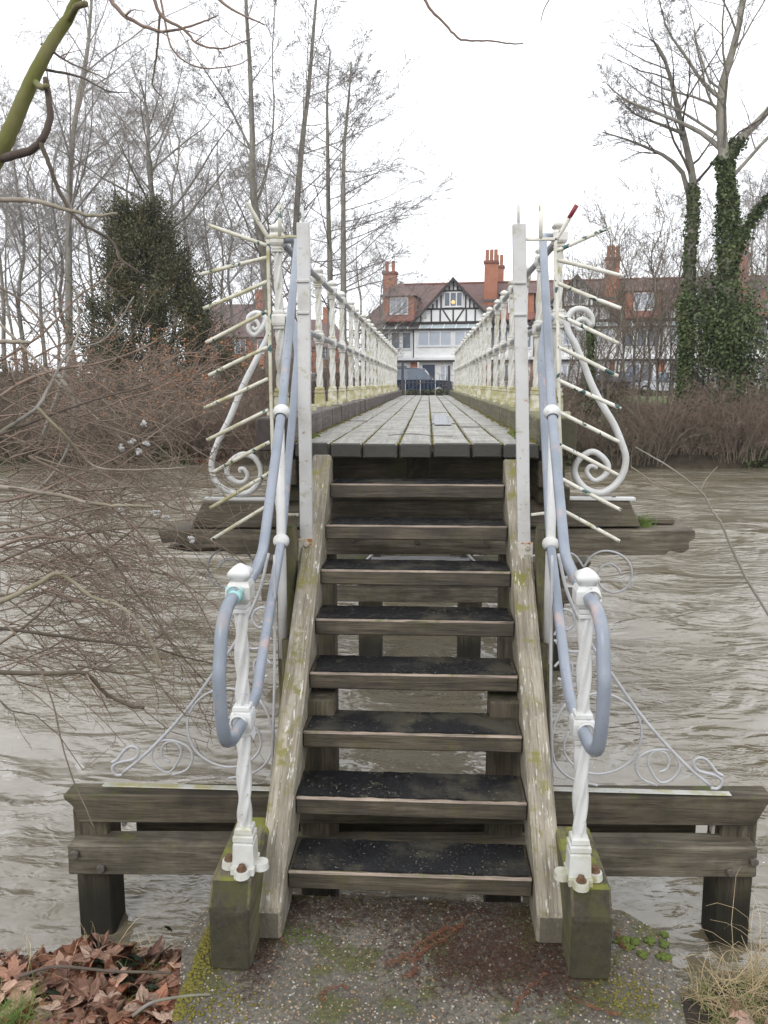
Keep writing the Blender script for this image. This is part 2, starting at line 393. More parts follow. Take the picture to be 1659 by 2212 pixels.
M_['ivy'] = leafmat('ivy_foliage', ((.038,.056,.022), (.070,.098,.036), (.125,.145,.060)))
# house
def brickm(name, c1, c2, mortar, scale):
    g = NG(name); v = g.coord((1,1,1), rnd=False)
    sx = g.n('ShaderNodeSeparateXYZ'); g.l(v, sx.inputs[0]); ad = g.n('ShaderNodeMath', operation='ADD'); g.l(sx.outputs[0], ad.inputs[0]); g.l(sx.outputs[1], ad.inputs[1])
    cb = g.n('ShaderNodeCombineXYZ'); g.l(ad.outputs[0], cb.inputs[0]); g.l(sx.outputs[2], cb.inputs[1])
    b = g.n('ShaderNodeTexBrick'); b.inputs['Scale'].default_value = scale; b.inputs['Color1'].default_value = (*c1,1); b.inputs['Color2'].default_value = (*c2,1); b.inputs['Mortar'].default_value = (*mortar,1)
    b.inputs['Mortar Size'].default_value = .012; b.inputs['Brick Width'].default_value=.225*1.0; b.inputs['Row Height'].default_value=.075
    g.l(cb.outputs[0], b.inputs['Vector']); n = g.noise(v, 2, 5, .6)
    col = g.mix(g.mul(g.mask(n, .4, .7), .35), b.outputs['Color'], tuple(x*.5 for x in c1))
    return g.done(col, .85, g.bump(b.outputs['Fac'], -.3, .01), .3)
M_['brick'] = brickm('red_brick', (.42,.13,.065), (.34,.10,.05), (.38,.26,.19), 1.0)
M_['tile'] = brickm('clay_roof_tile', (.17,.115,.108), (.225,.14,.125), (.10,.075,.07), .8)
M_['tile_red'] = brickm('red_clay_tile', (.24,.10,.075), (.30,.13,.09), (.12,.06,.05), .8)
M_['render'] = plain('white_render', (.74,.74,.73), .8, .06, 2)
M_['timber_black'] = plain('black_timber', (.030,.024,.022), .7, .3, 5)
M_['frame'] = plain('white_window_frame', (.70,.70,.70), .5, .04, 3)
M_['pane'] = plain('window_glass', (.12,.14,.17), .08, .35, 1.1, spec=.8)
M_['pane_sky_blind'] = plain('sky_pale_glass_with_blind', (.42,.46,.52), .2, .12, 1.1, spec=.8)  # curtains plus the reflected sky, painted in as pale grey-blue
M_['canopy'] = plain('canopy_glass', (.48,.56,.58), .15, .15, 1.5, spec=.8)
M_['lead'] = plain('grey_lead', (.10,.10,.10), .6, .3, 3)
M_['door'] = plain('dark_blue_door', (.035,.05,.085), .4, .2, 3)
M_['car_blue'] = plain('dark_blue_car_paint', (.02,.035,.07), .2, .1, 2, spec=.7)
M_['car_black'] = plain('dark_grey_car_paint', (.04,.045,.06), .2, .1, 2, spec=.7)
M_['car_silver'] = plain('silver_car_paint', (.55,.57,.60), .3, .05, 2, spec=.7)
M_['glass'] = plain('car_glass', (.10,.13,.17), .05, .1, 2, spec=.9)
M_['tyre'] = plain('tyre_rubber', (.02,.02,.02), .8, .2, 5)
M_['lampglass'] = plain('headlamp_glass', (.7,.7,.7), .1, .1, 3)
M_['iron'] = plain('dark_iron', (.04,.042,.045), .5, .3, 10)
M_['hedge'] = leafmat('hedge_foliage', ((.03,.04,.015), (.06,.07,.025), (.10,.09,.04)))
g = NG('warm_room_lamp'); g.b.inputs['Emission Color'].default_value = (1, .55, .18, 1); g.b.inputs['Emission Strength'].default_value = .6
M_['lamp'] = g.done((.8,.5,.2), .5)
# muddy river
g = NG('muddy_river_water'); v = g.coord((1,1,1), rnd=False)
va = g.coord((.55, 1.25, 1), rnd=False); vb = g.coord((.8, 1.7, 1), rnd=False)
n1 = g.noise(va, 3.6, 2, .5, .9); n2 = g.noise(vb, 10, 2, .5, 1.0); n3 = g.noise(v, 34, 3, .6, .4); n4 = g.noise(g.coord((.16,.32,1), rnd=False), 2.2, 3, .6, .7)
calm = g.mask(g.noise(g.coord((.30,.55,1), rnd=False), 1.7, 3, .55, 1.2), .40, .60)
md = g.n('ShaderNodeMath', operation='MULTIPLY_ADD'); g.l(calm, md.inputs[0]); md.inputs[1].default_value = .80; md.inputs[2].default_value = .20
b1 = g.bump(g.mul(n1, md.outputs[0]), 1.0, .058); b2 = g.bump(g.mul(n2, md.outputs[0]), 1.0, .017, b1); b3 = g.bump(n3, .5, .0016, b2)
col = g.ramp(n4, [(.35, (.150,.126,.080)), (.64, (.215,.190,.145))])
foam = g.mul(g.mask(g.noise(g.coord((1,2.2,1), rnd=False), 30, 2, .5), .735, .76), g.mask(g.noise(v, 1.1, 3, .6), .5, .62))
col = g.mix(foam, col, (.75,.75,.73))
M_['water'] = g.done(col, .06, b3, 1.0); g.b.inputs['IOR'].default_value = 1.6
rs = np.random.RandomState(11)
WZ = -.50
# ------------------------------------------------------------------ ground, river, banks
def smooth(a, b, x): t = np.clip((x-a)/(b-a), 0, 1); return t*t*(3-2*t)
def far_h(X, Y):
    shore = 24.2 - 2.2*np.exp(-(X/2.2)**2) + .35*np.sin(X*.7)+.2*np.sin(X*1.9+1)
    s = Y-shore
    h = -1.3 + 1.25*smooth(-1.2, .35, s) + .75*smooth(.2, 2.4, s) + .55*smooth(2, 7, s)
    return h + .9*np.exp(-(X/1.8)**2)*smooth(-.2, .6, s)*(1-smooth(4, 9, s))*.0 + .05*np.sin(X*3.1+Y)*np.cos(Y*2.3)*smooth(.2, 1.5, s)
def grid(xs, ys, fz):
    X, Y = np.meshgrid(xs, ys); Z = fz(X, Y)
    V = np.stack([X, Y, Z], -1).reshape(-1, 3); a = np.arange(len(xs)*len(ys)).reshape(len(ys), len(xs))
    F = np.stack([a[:-1,:-1], a[:-1,1:], a[1:,1:], a[1:,:-1]], -1).reshape(-1, 4)
    return V, F
I4 = Matrix.Identity(4)
xs = np.concatenate([np.linspace(-350, -45, 14), np.linspace(-40, 40, 161), np.linspace(45, 350, 14)])
ys = np.concatenate([np.linspace(19, 34, 61), np.linspace(35, 80, 40), np.geomspace(85, 400, 14)])
tag(mesh_obj('ground', *grid(xs, ys, far_h), M_['ground'], M=I4, smooth=True), kind='structure')
# river bed + near bank under everything
def near_h(X, Y):
    edge = 2.50 + .05*np.sin(X*5) + .04*np.sin(X*11+1)
    return -.075 - 1.3*smooth(0, .9, Y-edge) - .035*smooth(-.35, .05, Y-edge) + .012*np.sin(X*17+Y*13) + .012*np.sin(Y*21-X*6)
xs = np.concatenate([np.linspace(-60, -4, 12), np.linspace(-3.5, 3.5, 141), np.linspace(4, 60, 12)])
ys = np.concatenate([np.linspace(-30, .8, 10), np.linspace(1, 4, 61)])
bank = tag(mesh_obj('near_bank', *grid(xs, ys, near_h), M_['soil'], M=I4, smooth=True), kind='structure')
tag(mesh_obj('river_bed', [(-350,3.5,-1.6),(350,3.5,-1.6),(350,25,-1.6),(-350,25,-1.6)], [(0,1,2,3)], M_['soil'], M=I4), kind='structure')
# water surface, real ripples near, bump beyond
xs = np.concatenate([-np.geomspace(350, 7, 30), np.linspace(-6.8, 6.8, 340), np.geomspace(7, 350, 30)])
ys = np.concatenate([np.linspace(2.0, 7, 230), np.geomspace(7.03, 26, 170)])
def wav(X, Y):
    Z = np.zeros_like(X); r = np.random.RandomState(3)
    wx = .25*np.sin(X*.7+Y*.5)+.18*np.sin(X*1.7-Y*1.1+2); wy = .22*np.sin(X*.9+1)+.15*np.sin(Y*1.3+X*.6)
    for i in range(30):
        lam = r.uniform(.12, 1.3); th = r.normal(math.pi/2, .42) if r.rand() < .75 else r.uniform(0, 6.28); k = 2*math.pi/lam
        Z += .0080*lam**1.05*np.sin(k*((X+wx)*math.cos(th)+(Y+wy)*math.sin(th))+r.uniform(0, 6.28))
    for (cx_, cy_) in ((-1.40, 3.1), (1.40, 3.2), (-.43, 6.6), (.43, 6.6)):       # eddies round the piles
        d = np.hypot(X-cx_, Y-cy_); Z += .006*np.exp(-d*2.2)*np.sin(d*34)
    env = .55 + .45*np.sin(X*.55+Y*.4+.5)*np.sin(Y*.6-X*.25)
    return WZ + Z*np.clip(env, .25, 1)*smooth(60, 6.5, np.abs(X))
tag(mesh_obj('river_water', *grid(xs, ys, wav), M_['water'], M=I4, smooth=True), kind='structure')

# concrete landing
path_pts = [(-.86,-4),(.95,-4),(.90,1.6),(.865,2.20),(.90,2.45),(.925,2.63),(.86,2.70),(.80,2.765),(.45,2.79),(0,2.775),(-.45,2.79),(-.70,2.77),(-.775,2.66),(-.80,2.5),(-.745,2.3),(-.72,2.13),(-.74,1.5)]
bm = bmesh.new()
top = [bm.verts.new((x, y, 0)) for x, y in path_pts]; bot = [bm.verts.new((x, y, -.9)) for x, y in path_pts]
bm.faces.new(top)
for i in range(len(top)): j = (i+1) % len(top); bm.faces.new((top[i], bot[i], bot[j], top[j]))
me = clean(bm, M_['concrete'], 'path', .008, 2)
path = tag(link_mesh('path', me, None, I4), kind='structure')
def inside(x, y, pts=path_pts):
    c = False; n = len(pts)
    for i in range(n):
        (x1, y1), (x2, y2) = pts[i], pts[(i+1) % n]
        if (y1 > y) != (y2 > y) and x < (x2-x1)*(y-y1)/(y2-y1)+x1: c = not c
    return c

# ------------------------------------------------------------------ timber trestles
SK = .022           # the cross-timbers run very slightly out of square
def ty(Y0, X): return Y0 + SK*X
def trestle(Y0, label, caps, xin, xout=None, ztop=.3, pile=.16, cat='trestle', bolts=()):
    t = empty('bridge_trestle', (0, Y0, WZ), label, cat, 'timber trestles in the river')
    for x in xin: beam('pile', (x, ty(Y0, x)+.14, -1.5), (x, ty(Y0, x)+.14, ztop[0] if isinstance(ztop, tuple) else ztop), pile, pile, M_['trestle'], t, up=(0,1,0), bev=.008, jit=.004)
    if xout:
        for x in xout: beam('pile', (x, ty(Y0, x)+.14, -1.5), (x, ty(Y0, x)+.14, .10), pile, pile, M_['trestle'], t, up=(0,1,0), bev=.008, jit=.004)
    return t
t1 = trestle(3.15, 'nearest timber trestle, with two long bolted cross beams behind the lowest steps', None, (-.415, .405), (-1.425, 1.405), ztop=.62, pile=.155)
def skew_prism(name, pts, y0, y1, mat, parent, bev=.006):
    """cross timber running along X with shaped ends; grain along its length"""
    o = None; bm = bmesh.new()
    A = [bm.verts.new((x, y0+SK*x, z)) for x, z in pts]; B = [bm.verts.new((x, y1+SK*x, z)) for x, z in pts]
    n = len(pts); bm.faces.new(A); bm.faces.new(B[::-1])
    for i in range(n): bm.faces.new((A[i], B[i], B[(i+1)%n], A[(i+1)%n]))
    c = Vector(np.mean([v.co for v in bm.verts], axis=0)); M = Matrix.Translation(c) @ Matrix.Rotation(-math.pi/2, 4, 'Z')
    bmesh.ops.transform(bm, matrix=M.inverted(), verts=bm.verts)
    return link_mesh(name, clean(bm, mat, name, bev), parent, M)
skew_prism('cap_beam', [(-1.500,.205),(1.51,.245),(1.49,.235-.02),(1.44,.215-.10),(-1.440,.075),(-1.462,.15),(-1.500,.185)], 3.14, 3.245, M_['trestle'], t1)
skew_prism('cross_beam', [(-1.49,-.025),(1.455,.022),(1.46,-.115),(-1.495,-.165)], 3.13, 3.25, M_['pale_beam'], t1)
skew_prism('cross_beam', [(-1.30,-.02),(1.30,.0),(1.30,-.13),(-1.30,-.15)], 3.42, 3.52, M_['trestle'], t1)
for x, z in ((-1.455,-.06),(-1.345,-.125),(1.44,-.035),(1.345,-.085),(-.60,-.09),(.62,-.06)): bolt(t1, (x, 3.12+SK*x, z), .020, .018, M_['bolt'])
for s in (-1, 1): bbox('post_trim', (s*1.305-.008, 3.26, .02 if s>0 else -.03), (s*1.305+.008, 3.29, .105), M_['bolt_pale'], t1, axis='Z')
tube('tie_rod', [(-.55, 3.36, .075), (0, 3.36, .055), (.55, 3.36, .04)], .008, M_['iron'], t1, 6)
# second trestle, under the deck end
t2 = empty('bridge_trestle', (0, 4.35, WZ), 'second timber trestle under the deck end, its stacked beams reaching out under white scrolls', 'trestle', 'timber trestles in the river')
for x in (-.56, .56): beam('pile', (x, ty(4.52, x), -1.5), (x, ty(4.52, x), 1.02), .17, .17, M_['trestle'], t2, up=(0,1,0), bev=.008, jit=.004)
skew_prism('cap_beam', [(-1.185,1.308),(-.45,1.31),(.45,1.318),(1.155,1.322),(1.225,1.176),(-1.265,1.156)], 4.33, 4.55, M_['pale_beam'], t2)
skew_prism('cross_beam', [(-1.43,1.150),(-.4,1.150),(1.50,1.168),(1.505,1.13),(1.47,1.10),(1.475,1.065),(1.44,1.045),(1.37,1.055),(1.35,1.032),(-1.02,1.018),(-1.10,1.055),(-1.25,1.040),(-1.33,1.085),(-1.41,1.080)], 4.28, 4.56, M_['pale_beam'], t2, .004)
skew_prism('broken_splinter', [(-1.43,1.028),(-1.30,1.042),(-1.05,1.030),(-.95,1.012),(-1.3,1.005)], 4.40, 4.52, M_['trestle'], t2, .003)
skew_prism('splinter', [(1.23,1.195),(1.44,1.20),(1.44,1.172),(1.23,1.178)], 4.45, 4.52, M_['trestle'], t2, .003)
for x in (-.35, 0, .38): bolt(t2, (x, 4.27, 1.1), .016, .016, M_['bolt'])
tr_y = [6.75, 9.4, 12.2, 15.0, 17.8, 20.4]
for i, y0 in enumerate(tr_y):
    t = empty('bridge_trestle', (0, y0, WZ), ['low timber trestle in the river seen between the lower steps', 'fourth timber trestle from the near bank, under the deck', 'fifth timber trestle from the near bank, under the deck', 'sixth timber trestle from the near bank, under the deck', 'seventh timber trestle from the near bank, under the deck', 'farthest timber trestle, under the deck by the far bank'][i], 'trestle', 'timber trestles in the river')
    for x in (-.43, .43): beam('pile', (x, y0, -1.5), (x, y0, .33), .2, .2, M_['trestle'], t, up=(0,1,0), bev=.008)
    for x in (-.40, .40): beam('pile', (x, y0+.02, .46), (x, y0+.02, 1.46), .11, .11, M_['trestle'], t, up=(0,1,0), bev=.008)
    for x in (-1.15, 1.15): beam('pile', (x, y0, -1.5), (x, y0, .33), .17, .17, M_['trestle'], t, up=(0,1,0), bev=.008)
    skew_prism('cap_beam', [(-1.45,.46),(1.45,.46),(1.38,.34),(-1.38,.34)], y0-.12, y0+.12, M_['trestle'], t)
    skew_prism('cross_beam', [(-1.35,.24),(1.35,.24),(1.35,.12),(-1.35,.12)], y0-.2, y0-.105, M_['pale_beam'], t)
    if i < 2:
        for x in (-.43, .43): bbox('white_plate', (x-.03, y0-.212, .27), (x+.03, y0-.205, .33), M_['white'], t)
        for s in (-1, 1):
            tube('scroll', [(s*.55, y0-.1, .36+.01), (s*.42, y0-.1, .50), (s*.32, y0-.1, .62), (s*.30, y0-.1, .74)], .012, M_['thin_white'], t, 6)
        bbox('plate', (-.42, y0-.12, .462), (.42, y0+.02, .474), M_['thin_white'], t)

# ------------------------------------------------------------------ deck
deck = empty('footbridge_deck', (0, 4.2, 1.64), 'long narrow footbridge deck of grey weathered planks between low timber kerbs', 'footbridge')
DY0, DY1, DZ = 4.2, 21.9, 1.64
seam = [-.655, -.4655, -.283, -.103, .079, .268, .443, .635]
seam = [-.655, -.465, -.290, -.100, .080, .283, .450, .640]
pr_ = random.Random(5)
for k in range(7):
    x0, x1 = seam[k]+.006, seam[k+1]-.006; y = DY0 + pr_.uniform(-.012, .012); first = True
    while y < DY1-.05:
        L = pr_.uniform(2.4, 3.6) if not first else pr_.uniform(1.3, 3.0); e = min(y+L, DY1)
        if DY1-e < .8: e = DY1
        dz = pr_.uniform(-.004, .004)
        beam('deck_plank', ((x0+x1)/2, y, DZ-.038+dz), ((x0+x1)/2, e-.012, DZ-.038-dz), x1-x0, .076, M_['deck'], deck, bev=.007, jit=.0015, ny=4)
        y = e; first = False
for s, m in ((-1, 'kerb_l'), (1, 'kerb_r')):
    xc = s*.745 - .01; y = DY0-.01; n = 0
    while y < DY1:
        L = .62 if n else 1.2
        if s > 0: L = 2.4
        e = min(y+L, DY1); beam('kerb_beam', (xc, y, DZ+.045), (xc, e-.01, DZ+.045), .19, .175, M_[m], deck, bev=.008, jit=.003, ny=3); y = e; n += 1
for x in (-.62, 0, .60):
    beam('joist', (x, DY0+.34, 1.47), (x, DY1, 1.47), .12, .17, M_['trestle'], deck)
beam('header_beam', (-.62, 4.62, 1.475), (.62, 4.64, 1.475), .14, .16, M_['trestle'], deck)
for x in (-.72, .71): beam('bearer', (x, 4.22, 1.478), (x, DY1, 1.478), .14, .14, M_['trestle'], deck)
for x in (-.72, .73): beam('packer', (x, 4.26, 1.36), (x, 4.62, 1.36), .17, .085, M_['mossblock'], deck)
# puddle glaze on one plank: a thin wet film
# grit, moss lines between planks
V = []; F = []
def blob_cluster(pts, rmin, rmax, flat=.5, rng=rs, sub=1):
    bm = bmesh.new(); bmesh.ops.create_icosphere(bm, subdivisions=sub, radius=1)
    bv = np.array([v.co for v in bm.verts]); bf = np.array([[v.index for v in f.verts] for f in bm.faces]); bm.free()
    n = len(pts); r = rng.uniform(rmin, rmax, n)[:, None, None]
    noise = 1 + rng.uniform(-.25, .25, (n, len(bv), 1))
    sc_ = np.stack([rng.uniform(.7, 1.3, n), rng.uniform(.7, 1.3, n), np.full(n, flat)*rng.uniform(.7, 1.2, n)], -1)[:, None, :]
    a = rng.uniform(0, 6.28, n); ca, sa = np.cos(a), np.sin(a)
    P = bv[None]*noise*r*sc_
    X = P[..., 0]*ca[:, None]-P[..., 1]*sa[:, None]; Y = P[..., 0]*sa[:, None]+P[..., 1]*ca[:, None]
    P = np.stack([X, Y, P[..., 2]], -1) + np.asarray(pts)[:, None, :]
    Fq = bf[None] + (np.arange(n)*len(bv))[:, None, None]
    return P.reshape(-1, 3), Fq.reshape(-1, 3)
pts = []
for k in range(1, 7):
    for _ in range(110):
        yy = 4.25 + 10*rs.rand()**1.7; pts.append((seam[k]+rs.normal(0, .004), yy, DZ-.008))
for s in (-1, 1):
    for _ in range(420):
        yy = 4.3 + 12*rs.rand()**1.5; pts.append((s*.635-.01+rs.normal(0, .012)*(1+(rs.rand()<.1)*2), yy, DZ+.002))
V, F = blob_cluster(pts, .004, .014, .5, sub=1)
tag(mesh_obj('moss', V, F, M_['moss_y'], deck, smooth=True), kind='stuff')
pts = [(rs.uniform(.56, .62), rs.uniform(4.45, 5.2), DZ+.004) for _ in range(60)] + [(-.62+rs.normal(0,.02), rs.uniform(4.5, 4.8), DZ+.004) for _ in range(25)]
V, F = blob_cluster(pts, .008, .022, .7)
tag(mesh_obj('moss', V, F, M_['moss'], deck, smooth=True), kind='stuff')
tube('fallen_twig', [(-.18, 4.75, DZ+.008), (-.05, 4.82, DZ+.012), (.08, 4.72, DZ+.008), (.20, 4.70, DZ+.006)], .0025, M_['twig'], None, 5)
tag(bpy.data.objects['fallen_twig'], 'thin bare twig lying across the nearest deck planks', 'twig')
# wet patch on the deck, its pale sky reflection painted as a thin sheet
g = NG('wet_sky_sheen'); v = g.coord(); n = g.noise(v, 30, 4, .7)
M_['plate'] = g.done(g.mix(g.mask(n, .5, .62), (.42,.44,.48), (.25,.26,.29)), .12, None, .6)
bbox('puddle_sheen', (.105, 6.05, DZ+.005), (.235, 7.9, DZ+.009), M_['plate'], deck, bev=.001)

# ------------------------------------------------------------------ cast-iron posts
def loft(sections, mat, name, seg=16, smooth=False):
    """sections: (z, half, twist, style) style 0 square, 1 four-lobed, 2 octagon/rounded"""
    V = []; F = []
    for z, h, tw, st in sections:
        for i in range(seg):
            a = 2*math.pi*i/seg + math.pi/4
            c, s = math.cos(a), math.sin(a)
            if st == 0: m = h/max(abs(c), abs(s))
            elif st == 1: m = h*(1.0 + .30*math.cos(4*(a-math.pi/4)+math.pi))
            else: m = h
            x, y = c*m, s*m; ct, s_ = math.cos(tw), math.sin(tw)
            V.append((x*ct-y*s_, x*s_+y*ct, z))
    n = len(sections)
    for k in range(n-1):
        for i in range(seg): F.append((k*seg+i, k*seg+(i+1) % seg, (k+1)*seg+(i+1) % seg, (k+1)*seg+i))
    F.append(tuple(range(seg))[::-1]); F.append(tuple(range((n-1)*seg, n*seg)))
    return raw_mesh(name, V, F, mat, smooth)
def twist(z0, z1, h0, h1, turns, n=26, hand=1):
    o = [(z0-.004, h0*.95, 0, 2)]
    for i in range(n+1):
        t = i/n; e = min(1, min(t, 1-t)*7); h = h0+(h1-h0)*t
        o.append((z0+(z1-z0)*t, h*(.88+.12*e), hand*turns*2*math.pi*t, 1 if .02 < t < .98 else 2))
    o.append((z1+.004, h1*.95, 0, 2)); return o
def post_meshes(mat, k, hand=1):
    base = loft([(0,.040,0,0),(.10,.037,0,0),(.104,.031,0,0),(.112,.037,0,0),(.128,.037,0,0),(.132,.028,0,0),(.138,.033,0,0),(.152,.031,0,0),(.158,.022,0,0)], mat, 'pedestal')
    sh1 = loft(twist(.155, .49, .0225, .0215, .55, 30, hand), mat, 'lower_shaft', 16, True)
    col = loft([(.485,.024,0,0),(.488,.030,0,0),(.498,.031,0,0),(.501,.027,0,0),(.506,.035,0,0),(.520,.038,0,0),(.556,.038,0,0),(.568,.035,0,0),(.572,.027,0,0),(.576,.031,0,0),(.587,.030,0,0),(.590,.024,0,0)], mat, 'middle_collar')
    sh2 = loft(twist(.588, .915, .0215, .020, .55, 30, hand), mat, 'upper_shaft', 16, True)
    top = loft([(.905,.022,0,2),(.908,.028,0,0),(.916,.028,0,0),(.919,.024,0,0),(.924,.029,0,0),(.932,.029,0,0),(.936,.025,0,0),(.944,.034,0,0),(.956,.040,0,0),(.996,.040,0,0),(1.008,.034,0,0),(1.012,.028,0,0)], mat, 'top_collar')
    cap = loft([(1.010,.027,0,0),(1.022,.029,0,0),(1.028,.037,0,0),(1.040,.038,0,0),(1.050,.030,0,0),(1.060,.018,0,2),(1.066,.006,0,2)], mat, 'cap', 16, True)
    fl = []
    bmf = bmesh.new()
    for dx, dy in ((0,-1),(0,1),(1,0),(-1,0)):
        c = (dx*.058, dy*.058)
        m = Matrix.Translation((c[0], c[1], .012)); bmesh.ops.create_cone(bmf, cap_ends=True, segments=14, radius1=.030, radius2=.027, depth=.024, matrix=m)
    bmesh.ops.create_cube(bmf, size=1, matrix=Matrix.Translation((0,0,.0119)) @ Matrix.Diagonal((.085,.11,.0236,1)))
    flange = bpy.data.meshes.new('flange'); bmf.to_mesh(flange); bmf.free(); flange.materials.append(mat)
    bb = bmesh.new(); bmesh.ops.create_cone(bb, cap_ends=True, segments=6, radius1=.013, radius2=.012, depth=.014); bmesh.ops.create_cone(bb, cap_ends=True, segments=12, radius1=.019, radius2=.018, depth=.004, matrix=Matrix.Translation((0,0,-.008)))
    nut = bpy.data.meshes.new('bolt'); bb.to_mesh(nut); bb.free(); nut.materials.append(M_['rust'])
    return dict(pedestal=base, lower_shaft=sh1, middle_collar=col, upper_shaft=sh2, top_collar=top, cap=cap, flange=flange), nut
far_m, nut = post_meshes(M_['white_far'], 0)
fb_, _n = post_meshes(M_['white_base'], 0); far_base = {k: fb_[k] for k in ('pedestal', 'flange')}
near_m, nut = post_meshes(M_['white'], 0); nb_, _n = post_meshes(M_['near_base'], 0); near_m.update({k: nb_[k] for k in ('pedestal', 'flange')})
def railing(side):
    x = side*.785 - (.005 if side < 0 else .010)
    r = empty('bridge_railing', (x, 4.6, DZ+.13), 'white cast-iron railing with twisted posts along the %s side of the deck' % ('left' if side < 0 else 'right'), 'railing', 'railings along the deck')
    zb = DZ+.130
    y = 4.6; n = 0; prg = random.Random(31+side)
    while y < 21.7:
        M = Matrix.Translation((x, y, zb)) @ Matrix.Rotation(prg.uniform(-.012, .012), 4, 'X') @ Matrix.Rotation(prg.uniform(-.012, .012), 4, 'Y')
        p = link_mesh('railing_post', far_m['middle_collar'], r, M)
        for k in ('pedestal', 'lower_shaft', 'upper_shaft', 'top_collar', 'cap', 'flange'):
            if k == 'flange' and n > 9: continue
            link_mesh(k, far_base[k] if k in far_base else far_m[k], p, M)
        y += .833; n += 1
    for z, nm in ((zb+.976, 'upper_rail'), (zb+.538, 'lower_rail')):
        mesh_obj(nm, *tube_frame_path([(x, 4.60 + i*1.0, z) for i in range(17)] + [(x, 21.5, z)], .0215, 10), M_['tube'] if False else M_['rail_grey'], r, smooth=True)
    return r
M_['rail_grey'] = paint_mat('dark_grey_rail_paint', (.24,.25,.27), (.15,.145,.14), rust=.2, algae=.15, grime=.5)
railL, railR = railing(-1), railing(1)

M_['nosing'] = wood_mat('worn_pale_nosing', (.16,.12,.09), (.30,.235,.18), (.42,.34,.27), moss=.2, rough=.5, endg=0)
# ------------------------------------------------------------------ staircase
steps = empty('staircase', (0, 2.5, 0), 'steep open timber staircase of eight treads up to the footbridge', 'staircase')
for side in (-1, 1):
    xi, xo = (.450, .548) if side > 0 else (.448, .545)
    a0, a1 = (side*xi, side*xo); Yf = 2.516 if side < 0 else 2.545
    sl = math.atan(.909); c = Vector((side*.5, 3.3, .8))
    M = Matrix.Translation(c) @ Matrix.Rotation(sl, 4, 'X')
    pts = [(Yf,.004),(Yf,.12),(4.13,.12+.909*(4.13-Yf)),(4.20,1.56),(4.20,1.36),(2.73,.004)]
    o = prism('stringer', pts, 'X', min(a0,a1), max(a0,a1), M_['string'], steps, M, bev=.010)
    # dark end-grain face at the foot
for i in range(8):
    z = .183+.18*i; y = 2.657+.198*i; dz = pr_.uniform(-.003, .003)
    M = Matrix.Translation((0, y+.115, z-.036+dz)) @ Matrix.Rotation(pr_.uniform(-.004,.004), 4, 'Y') @ Matrix.Rotation(-math.pi/2, 4, 'Z')
    tr = link_mesh('tread', box_mesh('tread', .23, .896, .072, M_['tread'], .006, .0015, R0, 6), steps, M)
    xa = pr_.uniform(-.440, -.425); xb = pr_.uniform(.430, .441)
    bm = bmesh.new(); bmesh.ops.create_grid(bm, x_segments=24, y_segments=3, size=.5)
    for v in bm.verts:
        ex = (1-abs(v.co.x)*2)
        v.co.x = xa + (v.co.x+.5)*(xb-xa) + pr_.uniform(-.008,.008); v.co.y = .010 + (v.co.y+.5)*.200 + pr_.uniform(-.004,.004)*(1 if abs(v.co.y) > .4 else .3); v.co.z = pr_.uniform(0, .0015)
    me = bpy.data.meshes.new('grip_strip'); ret = bmesh.ops.extrude_face_region(bm, geom=list(bm.faces))
    for v in [e for e in ret['geom'] if isinstance(e, bmesh.types.BMVert)]: v.co.z += .005
    bmesh.ops.recalc_face_normals(bm, faces=bm.faces)
    bm.to_mesh(me); bm.free(); me.materials.append(M_['grit'])
    Mg = Matrix.Translation((0, y, z+dz+.0005))
    link_mesh('grip_strip', me, tr, Mg)
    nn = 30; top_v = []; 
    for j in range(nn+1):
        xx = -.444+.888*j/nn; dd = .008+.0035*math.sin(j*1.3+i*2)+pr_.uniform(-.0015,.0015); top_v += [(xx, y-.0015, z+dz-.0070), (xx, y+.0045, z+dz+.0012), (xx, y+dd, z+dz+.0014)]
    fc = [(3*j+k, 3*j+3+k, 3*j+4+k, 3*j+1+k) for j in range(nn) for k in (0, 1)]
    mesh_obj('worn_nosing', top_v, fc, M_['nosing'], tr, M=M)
for s, x in ((-1, -.53), (1, .53)):       # timber bearers just outside the strings
    beam('bearer_post', (s*.60, 3.62, -1.4), (s*.60, 3.62, 1.30), .085, .10, M_['mossblock'], steps, up=(0,1,0))
    beam('bearer_post', (s*.58, 3.50, .3), (s*.58, 3.50, .80), .05, .07, M_['mossblock'], steps, up=(0,1,0))

# side blocks that carry the newels
for s in (-1, 1):
    x0, x1 = (-.660, -.525) if s < 0 else (.538, .670); Yf = 2.365 if s < 0 else 2.385
    o = prism('sleeper_block', [(Yf,.003),(Yf,.225),(Yf+.045,.312),(2.80,.312),(2.80,.003)], 'X', x0, x1, M_['mossblock'], None, Matrix.Translation(((x0+x1)/2, 2.5, .15)) @ Matrix.Identity(4), bev=.008)
    tag(o, 'mossy squared timber block under the %s white newel post' % ('left' if s < 0 else 'right'), 'timber block', 'mossy blocks at the foot of the steps')

